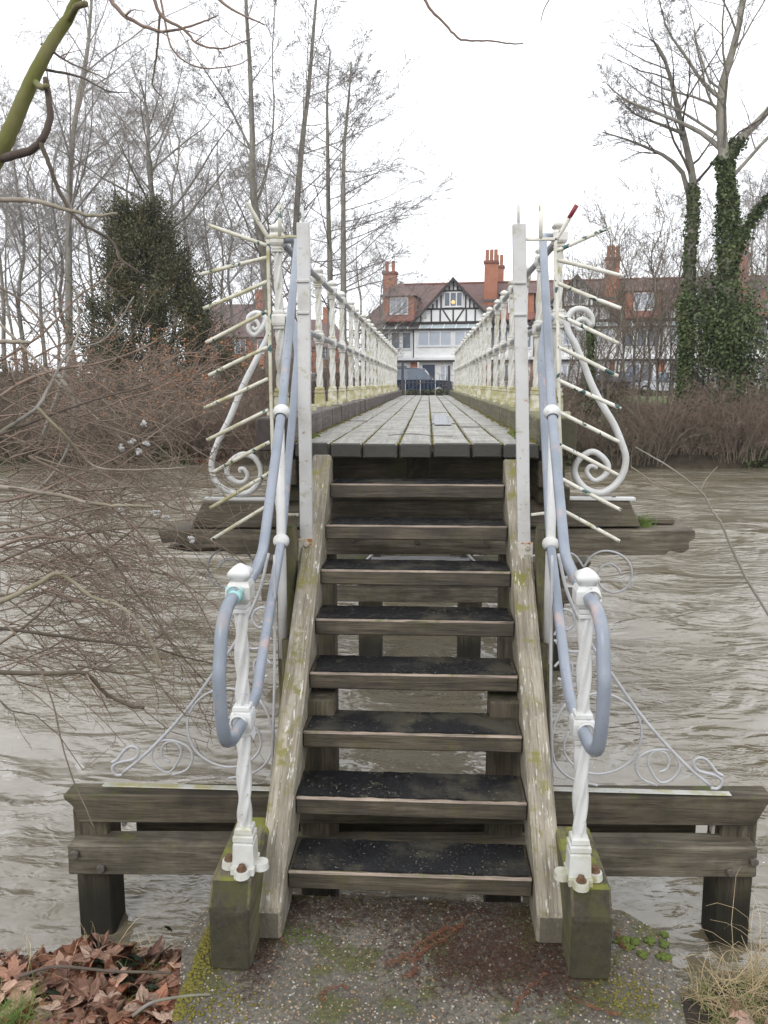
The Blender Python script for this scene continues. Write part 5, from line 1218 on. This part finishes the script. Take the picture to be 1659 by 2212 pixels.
near_branch(t, [(78,178,3.4),(88,188,3.3),(102,186,3.25)], .014, .009, 'bark_moss', 'stub', 4)
near_branch(t, [(150,45,3.5),(165,15,3.4),(185,8,3.35)], .014, .012, 'bark_moss', 'stub', 5)
near_branch(t, [(90,95,3.5),(150,135,3.4),(230,170,3.2)], .006, .0015, 'bark_dark', 'branch', 6, [S(5,.2,.98,45,.3,5,.1,0,.6)], 'twig_red')
near_branch(t, [(95,150,3.5),(170,165,3.4),(230,195,3.2),(275,200,3.2)], .006, .0015, 'bark_dark', 'branch', 16, [S(5,.2,.98,45,.3,5,.1,0,.6)], 'twig_red')
near_branch(t, [(225,-30,3.0),(250,15,3.0),(290,46,3.0),(350,68,3.0),(425,52,3.0),(470,33,3.0)], .009, .0022, 'twig_red', 'branch', 7, [S(4,.3,.95,60,.3,6,.1,-.05,.6)], 'twig_red')
near_branch(t, [(325,-20,3.0),(350,35,3.0),(395,62,3.0),(430,95,3.0),(480,105,3.0),(545,82,3.0)], .007, .002, 'twig_red', 'branch', 8, [S(5,.3,.95,60,.3,6,.1,-.05,.6)], 'twig_red')
near_branch(t, [(345,-20,3.3),(355,40,3.3),(375,110,3.3),(430,145,3.3),(505,142,3.3),(550,120,3.3)], .005, .0015, 'twig_red', 'branch', 9)
near_branch(t, [(345,30,3.3),(340,100,3.3),(332,160,3.3),(330,185,3.3),(350,210,3.3)], .005, .002, 'bark_dark', 'branch', 10, [S(5,.2,.95,60,.25,6,.1,-.03,.6)])
near_branch(t, [(455,-20,2.8),(500,20,2.8),(572,53,2.8)], .006, .0022, 'twig_red', 'branch', 11)
near_branch(t, [(905,-20,2.6),(930,20,2.6),(955,45,2.6),(985,78,2.6),(1005,87,2.6),(1060,88,2.6),(1100,94,2.6),(1131,94,2.6)], .0045, .0018, 'twig_red', 'branch', 12)
near_branch(t, [(1192,-10,2.8),(1175,20,2.8),(1168,48,2.8)], .002, .0014, 'bark_dark', 'branch', 13)
near_branch(t, [(-20,431,2.6),(70,434,2.6),(140,452,2.6),(205,467,2.6),(252,461,2.6)], .0085, .004, 'twig_grey', 'branch', 14)
near_branch(t, [(-30,738,2.4),(20,738,2.4),(64,739,2.4)], .0085, .005, 'twig_grey', 'stub', 15)

t = empty('riverside_thicket', at(-500, 2100, Y=3.6), 'tangle of reddish and lichened bare branches reaching in from the left over the river', 'shrub')
mains = [
 ([(-60,1045,2.7),(0,1052,2.7),(60,1060,2.75),(130,1070,2.8),(200,1088,2.8),(280,1092,2.85),(330,1095,2.9)], .0135, .006, 'twig_grey', tw1),
 ([(-60,1320,2.6),(0,1300,2.6),(80,1262,2.65),(130,1240,2.7),(200,1290,2.7),(262,1312,2.7),(320,1372,2.7),(352,1452,2.7)], .0145, .005, 'twig_grey', tw1),
 ([(-40,1352,2.8),(100,1370,2.8),(200,1384,2.9),(330,1400,2.9),(400,1420,3.0),(475,1437,3.0)], .010, .003, 'bark_dark', tw1),
 ([(-40,1449,2.5),(80,1455,2.5),(170,1452,2.5),(195,1462,2.5),(225,1495,2.5),(275,1522,2.5),(312,1530,2.5)], .0115, .0065, 'bark_dark', [S(5,.3,.95,60,.25,6,.12,-.03,.5)]),
 ([(-40,955,2.9),(20,930,2.9),(100,900,3.0),(190,868,3.1),(262,848,3.1),(330,830,3.2)], .011, .003, 'bark_dark', tw2),
 ([(-40,960,2.9),(30,915,2.9),(80,880,2.9),(110,830,3.0),(150,760,3.1),(230,730,3.2),(290,640,3.3)], .012, .003, 'bark', tw2),
 ([(-40,890,3.1),(40,830,3.1),(120,800,3.2),(230,780,3.3),(330,740,3.4),(390,690,3.4)], .010, .0025, 'twig_red', tw2),
 ([(80,880,2.9),(130,930,2.9),(170,975,2.95),(210,1010,3.0),(300,1015,3.0),(400,1010,3.1)], .009, .003, 'twig_grey', tw1),
 ([(120,800,3.3),(160,870,3.3),(150,960,3.3),(100,1040,3.3),(20,1100,3.3)], .012, .006, 'bark_pale', tw1),
 ([(162,620,3.5),(172,700,3.5),(150,770,3.4),(125,850,3.4),(90,950,3.4)], .004, .012, 'bark_pale', tw1),
 ([(-40,1090,3.1),(60,1070,3.1),(160,1030,3.2),(260,985,3.3),(330,940,3.4),(400,890,3.5)], .010, .0025, 'twig_red', tw2),
 ([(-40,1155,2.9),(60,1140,2.9),(160,1110,3.0),(250,1090,3.0),(330,1070,3.1),(440,1050,3.2)], .009, .0025, 'twig', tw2),
 ([(-40,1200,3.0),(60,1160,3.0),(170,1170,3.1),(280,1200,3.2),(380,1250,3.3),(470,1310,3.4)], .009, .0025, 'twig_red', tw2),
 ([(-40,1230,3.2),(80,1180,3.2),(200,1150,3.3),(330,1140,3.4),(460,1170,3.5),(545,1230,3.6)], .009, .0025, 'twig', tw2),
 ([(0,700,3.4),(60,760,3.4),(150,850,3.4),(240,930,3.4),(330,1000,3.5),(420,1090,3.6)], .009, .0025, 'twig_grey', tw2),
 ([(-40,600,3.6),(60,660,3.6),(130,760,3.6),(200,850,3.6),(300,900,3.6),(420,940,3.6)], .008, .0025, 'twig', tw2),
 ([(-40,1420,3.2),(80,1330,3.2),(180,1230,3.3),(280,1150,3.4),(370,1080,3.5),(440,1000,3.6)], .009, .0025, 'twig', tw2),
 ([(-40,800,3.7),(80,730,3.7),(170,640,3.8),(230,600,3.8),(250,560,3.8)], .009, .0025, 'twig_red', tw2),
 ([(100,1100,3.3),(200,1160,3.3),(300,1290,3.4),(380,1400,3.5),(450,1480,3.6),(520,1540,3.7)], .008, .002, 'twig', tw2),
 ([(60,985,3.0),(200,1060,3.1),(330,1180,3.2),(420,1290,3.3),(480,1400,3.4),(560,1500,3.5)], .008, .002, 'twig_red', tw2)]
for i, (pts, r0, r1, m, tw) in enumerate(mains): near_branch(t, pts, r0*.72, r1*.8, m, 'branch', 50+i, tw, 'twig_red' if i % 2 else 'twig')
# fine secondary stems arching out of the thicket
N = 170; P0 = []; rgt = np.random.RandomState(8)
for i in range(N):
    x0 = rgt.uniform(-80, 180); y0 = rgt.uniform(760, 1480); Y_ = rgt.uniform(2.9, 4.3); L = rgt.uniform(180, 430); up = rgt.uniform(-.75, .55); 
    p = [tuple(at(x0+L*s, y0+L*(up*s+.35*s*s*rgt.uniform(.2, 1.4)), Y=Y_+.25*s)) for s in np.linspace(0, 1, 7)]
    P0.append(p)
P0 = np.array(P0)+rgt.normal(0, .010, (N, 7, 3)); Rr = np.linspace(.0042, .0016, 7)[None]*rgt.uniform(.6, 1.2, (N, 1))
g1 = grow(rgt, P0, Rr, **S(6,.1,.98,42,.28,5,.14,-.01,.6,lvar=.5)); g2 = grow(rgt, *g1, **S(3,.1,.98,45,.45,4,.14,-.01,.7)); g1 = (g1[0], np.maximum(g1[1], .0012)); g2 = (g2[0], np.maximum(g2[1], .0010))
for nm, arr, mt in (('fine_stems', tubes(P0[:85], Rr[:85], 5), 'twig_red'), ('fine_stems', tubes(P0[85:], Rr[85:], 5), 'twig'), ('fine_twigs', tubes(*g1, 4), 'twig'), ('fine_twigs', tubes(*g2, 4), 'twig_red')):
    o = mesh_obj(nm, arr[0], arr[1], M_[mt], t, smooth=True); o['kind'] = 'stuff'
# reddish budding sprays
N = 55; P0 = []
for i in range(N):
    x0 = rgt.uniform(0, 430); y0 = rgt.uniform(760, 960); Y_ = rgt.uniform(4.5, 7); L = rgt.uniform(60, 200)
    a = rgt.uniform(-1.5, .2); p = [tuple(at(x0+L*s*math.cos(a), y0+L*s*math.sin(a)+rgt.normal(0, 5), Y=Y_)) for s in np.linspace(0, 1, 5)]; P0.append(p)
P0 = np.array(P0); Rr = np.linspace(.0045, .0018, 5)[None]*np.ones((N, 1))
g1 = grow(rgt, P0, Rr, **S(7,.1,.98,45,.4,4,.12,.02,.6)); g2 = grow(rgt, *g1, **S(4,.1,.98,45,.5,3,.12,.02,.8)); V, F = merge([tubes(P0, Rr, 4), tubes(*g1, 3), tubes(*g2, 3)])
o = mesh_obj('budding_sprays', V, F, M_['twig_red'], t); o['kind'] = 'stuff'
tips = g2[0][:, -1]; V, F = blob_cluster(tips[rgt.permutation(len(tips))[:700]], .005, .009, 1.0, rgt, 1)
o = mesh_obj('buds', V, F, M_['bud'], t, smooth=True); o['kind'] = 'stuff'
# white fluffy seed heads (old man's beard)
M_['fluff'] = plain('fluffy_seed_head', (.52,.50,.48), .95, .2, 200, bump=.8)
for i, (a, b) in enumerate([(312,914),(285,955),(262,970),(318,958),(300,975),(270,1090),(262,1102),(355,1118),(338,1108),(412,1165)]):
    c = at(a, b, Y=3.3); V, F = blob_cluster(np.array(c)[None]+rgt.normal(0, .006, (14, 3)), .004, .009, 1.0, rgt, 1)
    mesh_obj('seed_head', V, F, M_['fluff'], t, smooth=True)
for i, pts in enumerate([[(-30,1310,2.2),(60,1400,2.2),(108,1500,2.2),(135,1610,2.2),(160,1690,2.2),(185,1745,2.2),(203,1790,2.2)], [(-20,1440,2.6),(60,1490,2.6),(110,1530,2.6),(165,1578,2.6)]]):
    near_branch(t, pts, .003, .0015, 'twig', 'hanging_twig', 90+i)
# right-hand overhanging twig
t = empty('overhanging_twig', at(1800, 1600, Y=3.0), 'single thin forked twig crossing the water at the right edge', 'twig')
near_branch(t, [(1760,1480,3.0),(1700,1385,3.0),(1659,1325,3.0),(1610,1245,3.0),(1575,1170,3.0),(1558,1130,3.0),(1540,1105,3.0),(1520,1070,3.0),(1495,1045,3.0),(1440,1005,3.0),(1372,965,3.0)], .0065, .0022, 'bark_pale', 'branch', 95)
near_branch(t, [(1508,1066,3.0),(1470,1064,3.0),(1420,1048,3.0),(1395,1030,3.0),(1363,1008,3.0)], .003, .0018, 'twig_grey', 'branch', 96)
near_branch(t, [(1512,1060,3.0),(1530,1030,3.0),(1550,1008,3.0)], .0025, .0015, 'twig_grey', 'branch', 97)

# ------------------------------------------------------------------ fallen plane leaves on the left bank
rl = random.Random(42)
def plane_leaf(seed, mat):
    r = random.Random(seed); pts = []
    lobes = [(-2.2,.55),(-1.1,.86),(0,1.0),(1.1,.86),(2.2,.55)]
    V = [(0,0,0)]; n = 0; ring = []
    angs = []
    for i, (a, L) in enumerate(lobes):
        L *= r.uniform(.88, 1.08)
        ring += [(a-.36, L*.74), (a-.20, L*.78), (a, L), (a+.20, L*.80), (a+.36, L*.72)] if i else [(a-.35, L*.55), (a, L), (a+.33, L*.6)]
        if i < 4: ring.append((a+.55, .50))
    cu = r.uniform(.25, .6); tw = r.uniform(-.3, .3)
    def pos(a, L):
        x = math.sin(a)*L; y = math.cos(a)*L
        return (x*.5, y*.5, cu*.5*(abs(x)**1.6)+tw*x*y*.5+.22*math.sin(y*3+seed)*abs(L)*.5 + r.uniform(-.01, .02))
    V = [(0,0,0)]+[pos(a, L) for a, L in ring]+[pos(a, L*.55) for a, L in ring]
    m = len(ring); F = []
    for i in range(m-1): F.append((1+i, 2+i, 2+i+m, 1+i+m)); F.append((0, 1+i+m, 2+i+m))
    bm = bmesh.new(); vs = [bm.verts.new(v) for v in V]
    for f in F: bm.faces.new([vs[i] for i in f])
    # petiole
    b = len(V); st = [vs[0], bm.verts.new((.004,-.30,.06)), bm.verts.new((-.004,-.30,.06))]; bm.faces.new(st)
    bmesh.ops.solidify(bm, geom=list(bm.faces), thickness=.008)
    me = bpy.data.meshes.new('leaf'); bm.normal_update(); bm.to_mesh(me); bm.free(); me.materials.append(mat)
    return me
LM = [plane_leaf(i, M_['leaf%d' % (i % 5)]) for i in range(15)]
def put_leaf(x, y, z, size, tilt=.5):
    M = Matrix.Translation((x, y, z)) @ Euler((rl.uniform(-tilt, tilt), rl.uniform(-tilt, tilt), rl.uniform(0, 6.28))).to_matrix().to_4x4() @ Matrix.Scale(size, 4)
    if rl.random() < .35: M = M @ Matrix.Rotation(math.pi, 4, 'X')
    return link_mesh('leaf', rl.choice(LM), bank, M)
cnt = 0
for i in range(240):
    y = rl.uniform(1.98, 2.56); x = rl.uniform(-1.62, -.74)
    z = float(near_h(np.array(x), np.array(y)))+rl.uniform(.01, .045)
    put_leaf(x, y, z, rl.uniform(.09, .18), .38)
for i in range(14):
    x = rl.uniform(1.0, 1.35); y = rl.uniform(2.0, 2.35); put_leaf(x, y, float(near_h(np.array(x), np.array(y)))+rl.uniform(.05, .12), rl.uniform(.09, .14), .7)
put_leaf(1.19, 2.22, .10, .17, .3); put_leaf(1.10, 2.10, .08, .15, .5)
# broken leaf crumbs and twigs underneath
pts = np.stack([rg.uniform(-1.7, -.72, 5000), rg.uniform(1.9, 2.62, 5000), np.zeros(5000)], 1); pts[:, 2] = near_h(pts[:, 0], pts[:, 1])+rg.uniform(.0, .02, 5000)
V, F = leaf_cards(rg, pts, .022); tag(mesh_obj('leaf_crumbs', V, F, M_['leaf2'], M=I4), kind='stuff')
# dark ivy leaves at the water's edge
t = empty('ivy_plant', (-1.05, 2.50, -.09), 'cluster of dark ivy leaves at the water edge, left of the mossy concrete', 'ivy')
def ivy_leaf(me_name='leaf'):
    out = [(0,-.05),(.28,-.12),(.50,.05),(.36,.25),(.42,.52),(.16,.48),(0,.82),(-.16,.48),(-.42,.52),(-.36,.25),(-.50,.05),(-.28,-.12)]
    bm = bmesh.new(); c = bm.verts.new((0,.18,.05)); vs = [bm.verts.new((x, y, -.10*abs(x)*2+.03*math.sin(y*6))) for x, y in out]
    for i in range(len(vs)): bm.faces.new((c, vs[i], vs[(i+1) % len(vs)]))
    bmesh.ops.solidify(bm, geom=list(bm.faces), thickness=.012)
    me = bpy.data.meshes.new('leaf'); bm.to_mesh(me); bm.free(); me.materials.append(M_['ivyleaf']); return me
IL = ivy_leaf()
for (px, py, sz) in [(232,2068,.105),(262,2062,.10),(215,2085,.09),(285,2075,.085),(248,2090,.10),(305,2062,.07),(368,1998,.04),(60,2095,.05),(150,2150,.05),(270,2105,.07),(330,2120,.05),(115,2132,.05)]:
    p = at(px, py+6, Z=-.05); M = Matrix.Translation(p) @ Euler((rl.uniform(.1,.75), rl.uniform(-.4,.4), rl.uniform(2.2, 4.0))).to_matrix().to_4x4() @ Matrix.Scale(sz, 4); link_mesh('leaf', IL, t, M)
# grasses
def blades(rng, C, hgt, lean, r, k=5):
    n = len(C); a = rng.uniform(0, 6.28, n); d = np.stack([np.cos(a)*lean*rng.uniform(.2, 1.2, n), np.sin(a)*lean*rng.uniform(.2, 1.2, n), np.ones(n)], 1)
    p = np.array(C, float); pts = [p.copy()]; L = hgt*rng.uniform(.4, 1.2, n)
    for s in range(k-1):
        d = d+rng.normal(0, .12, d.shape); d[:, 2] -= .28; d /= np.linalg.norm(d, axis=1, keepdims=True); p = p+d*(L/(k-1))[:, None]; pts.append(p.copy())
    return tubes(np.stack(pts, 1), r*rng.uniform(.6, 1.3, (n, 1))*np.linspace(1, .25, k)[None], 3)
def scatter(rng, n, x0, x1, y0, y1, k=1):
    c = np.stack([rng.uniform(x0, x1, n), rng.uniform(y0, y1, n), np.zeros(n)], 1); c[:, 2] = near_h(c[:, 0], c[:, 1]); return c
V, F = blades(rg, scatter(rg, 2300, .98, 1.75, 1.95, 2.62), .17, 1.9, .0019); tag(mesh_obj('dry_grass', V, F, M_['dry'], M=I4), kind='stuff')
V, F = blades(rg, scatter(rg, 700, .95, 1.5, 1.9, 2.5), .13, 1.0, .0016); tag(mesh_obj('green_grass', V, F, M_['grass'], M=I4), kind='stuff')
V, F = blades(rg, scatter(rg, 30, 1.1, 1.4, 2.3, 2.66), .55, .5, .0014, 7); tag(mesh_obj('tall_dry_stalks', V, F, M_['dry'], M=I4), kind='stuff')
c = rg.normal(0, 1, (420, 3))*np.array([.055, .05, 0])+np.array([-1.28, 2.14, 0]); c[:, 2] = near_h(c[:, 0], c[:, 1])
V, F = blades(rg, c, .14, .9, .0014); tag(mesh_obj('green_grass', V, F, M_['grass'], M=I4), kind='stuff')
V, F = blades(rg, scatter(rg, 240, -1.6, -.76, 2.35, 2.62), .16, 1.8, .0012); tag(mesh_obj('dry_grass', V, F, M_['dry'], M=I4), kind='stuff')
V, F = blades(rg, scatter(rg, 90, -1.1, -.78, 2.2, 2.55), .09, 1.0, .0018); tag(mesh_obj('green_grass', V, F, M_['grass'], M=I4), kind='stuff')
c = rg.normal(0, 1, (160, 3))*np.array([.022, .02, 0])+np.array([1.255, 4.44, 1.165]); V, F = blades(rg, c, .085, .5, .0014); tag(mesh_obj('grass_tuft', V, F, M_['grass'], M=I4), kind='stuff')
# stems lying on the leaves
for i, pts in enumerate([[(40,2110,-.02),(120,2088,-.01),(240,2098,-.01),(330,2100,-.0),(370,2102,0)], [(285,2195,0),(330,2165,.01),(400,2152,.005),(455,2148,.008)]]):
    o = tube('fallen_branch', [tuple(at(a, b, Z=c)) for a, b, c in pts], [.006,.004], M_['bark' if i else 'bark_dark'], None, 7)
    tag(o, ['brown stem lying across the fallen leaves at the left', 'curved greenish stem lying from the leaves onto the concrete edge'][i], 'stem')
# ------------------------------------------------------------------ litter, pebbles and moss on the landing
def on_path(n, f):
    o = []
    while len(o) < n:
        x, y = f()
        if inside(x, y): o.append((x, y))
    return np.array(o)
q = on_path(5200, lambda: (rg.uniform(-.8, .9), rg.uniform(1.9, 2.78))); P = np.column_stack([q, np.full(len(q), .001)])
V, F = blob_cluster(P[:1500], .0010, .0046, .6, rg, 1); tag(mesh_obj('pebbles', V, F, M_['stone_pale'], path, smooth=True), kind='stuff')
V, F = blob_cluster(P[1500:3700], .0009, .0042, .6, rg, 1); tag(mesh_obj('pebbles', V, F, M_['stone_tan'], path, smooth=True), kind='stuff')
def litter():
    c = random.Random(int(rg.randint(1e9))); k = c.random()
    if k < .55: return c.gauss(.28, .17), c.gauss(2.47, .10)
    if k < .85: return c.uniform(-.45, .52), c.gauss(2.68, .07)
    return c.gauss(-.5, .03) if c.random() < .4 else c.gauss(.5, .07), c.gauss(2.42, .09)
q = on_path(7500, litter); n = len(q); a = rg.uniform(0, 6.28, n); L = rg.uniform(.004, .018, n)
Z = .003+rg.uniform(0, .006, n); A = np.column_stack([q, Z]); B_ = A+np.column_stack([np.cos(a)*L, np.sin(a)*L, rg.uniform(-.003, .004, n)])
V, F = tubes(np.stack([A, (A+B_)/2+[0,0,.001], B_], 1), np.full((n, 3), .0011), 3); tag(mesh_obj('needle_litter', V, F, M_['litter'], path), kind='stuff')
def frond(pts, label, w=.018):
    P = np.array(catmull([tuple(at(a, b, Z=.010)) for a, b in pts], 8)); P += rg.normal(0, .002, P.shape); P[:, 2] = np.maximum(P[:, 2], .006); parts = [tubes(P[None], np.full((1, len(P)), .0010), 5)]
    n = 26*len(pts); t = rg.uniform(0, len(P)-1.01, n); i = t.astype(int); c = P[i]; d = P[np.minimum(i+1, len(P)-1)]-P[i]; d /= np.linalg.norm(d, axis=1, keepdims=True)+1e-9
    s = np.where(rg.rand(n) < .5, -1, 1)[:, None]; nn = np.cross(d, [0,0,1])*s; e = c+(d*.9+nn*.8)*w*rg.uniform(.4, 1, (n, 1))+np.column_stack([np.zeros(n), np.zeros(n), rg.uniform(0, .006, n)])
    parts.append(tubes(np.stack([c, (c+e)/2, e], 1), np.tile([.0009, .0011, .0006], (n, 1)), 4)); V, F = merge(parts)
    tag(mesh_obj('cedar_frond', V, F, M_['frond'], None, smooth=True), label, 'dead frond', 'orange dead cedar fronds on the landing')
frond([(965,2000),(950,2015),(905,2040),(860,2075),(835,2085)], 'longest orange cedar frond, upper middle of the landing', .024)
frond([(1000,1995),(985,2010),(930,2045),(880,2080)], 'bushy orange cedar frond lying over the longest one', .026)
frond([(935,2040),(900,2070),(895,2100),(875,2110)], 'short orange frond below the bushy one', .02)
frond([(1180,2105),(1140,2140),(1120,2165),(1112,2185)], 'orange frond in front of the right stair string', .015)
frond([(1225,2150),(1290,2180),(1340,2192)], 'orange frond at the lower right of the landing', .014)
frond([(752,2135),(735,2130),(700,2142),(695,2165)], 'small orange frond left of centre on the landing', .014)
frond([(612,1995),(608,2020),(615,2045)], 'orange frond beside the foot of the left stair string', .010)
frond([(1333,2010),(1340,2035),(1352,2050)], 'orange frond beside the right mossy block', .014)
def mossy(n, f, r0, r1, mat, fl=.55):
    q = on_path(n, f); V, F = blob_cluster(np.column_stack([q, np.full(len(q), .002)]), r0, r1, fl, rg, 1); tag(mesh_obj('moss', V, F, M_[mat], path, smooth=True), kind='stuff')
mossy(620, lambda: (-.73+abs(rg.normal(0, .035)), rg.uniform(2.15, 2.62)), .003, .008, 'moss_y')
mossy(200, lambda: (rg.normal(-.42, .07), rg.normal(2.55, .03)), .002, .006, 'moss')
mossy(260, lambda: (rg.normal(.72, .06), rg.normal(2.33, .05)), .002, .006, 'moss_y')
mossy(150, lambda: (rg.normal(-.62, .09), rg.normal(2.22, .05)), .002, .007, 'moss_y')
for (px, py) in ((1340,2032),(1358,2045),(1352,2028),(1405,2032),(1432,2040),(1438,2018),(1390,2062),(1436,2066),(1372,2034)):
    c = at(px, py, Z=.006); n = 26; q = np.column_stack([rg.normal(c.x, .007, n), rg.normal(c.y, .007, n), np.full(n, .005)]); q = q[[inside(a, b) for a, b, _ in q]]
    if len(q): V, F = blob_cluster(q, .006, .011, .9, rg, 1); mesh_obj('moss_cushion', V, F, M_['moss'], path, smooth=True)
# ------------------------------------------------------------------ damp winter air
hm = bpy.data.materials.new('haze'); hm.use_nodes = True; hm.node_tree.nodes.clear()
ho = hm.node_tree.nodes.new('ShaderNodeOutputMaterial'); hv = hm.node_tree.nodes.new('ShaderNodeVolumePrincipled')
hv.inputs['Color'].default_value = (.93, .95, .98, 1); hv.inputs['Density'].default_value = .0005; hv.inputs['Anisotropy'].default_value = .2
hm.node_tree.links.new(hv.outputs[0], ho.inputs['Volume'])
bm = bmesh.new(); bmesh.ops.create_cube(bm, size=1, matrix=Matrix.Translation((0, 187.5, 11.2)) @ Matrix.Diagonal((720, 455, 28, 1)))
me = bpy.data.meshes.new('haze'); bm.to_mesh(me); bm.free(); me.materials.append(hm)
tag(link_mesh('haze', me, None, Matrix.Identity(4)), kind='stuff')
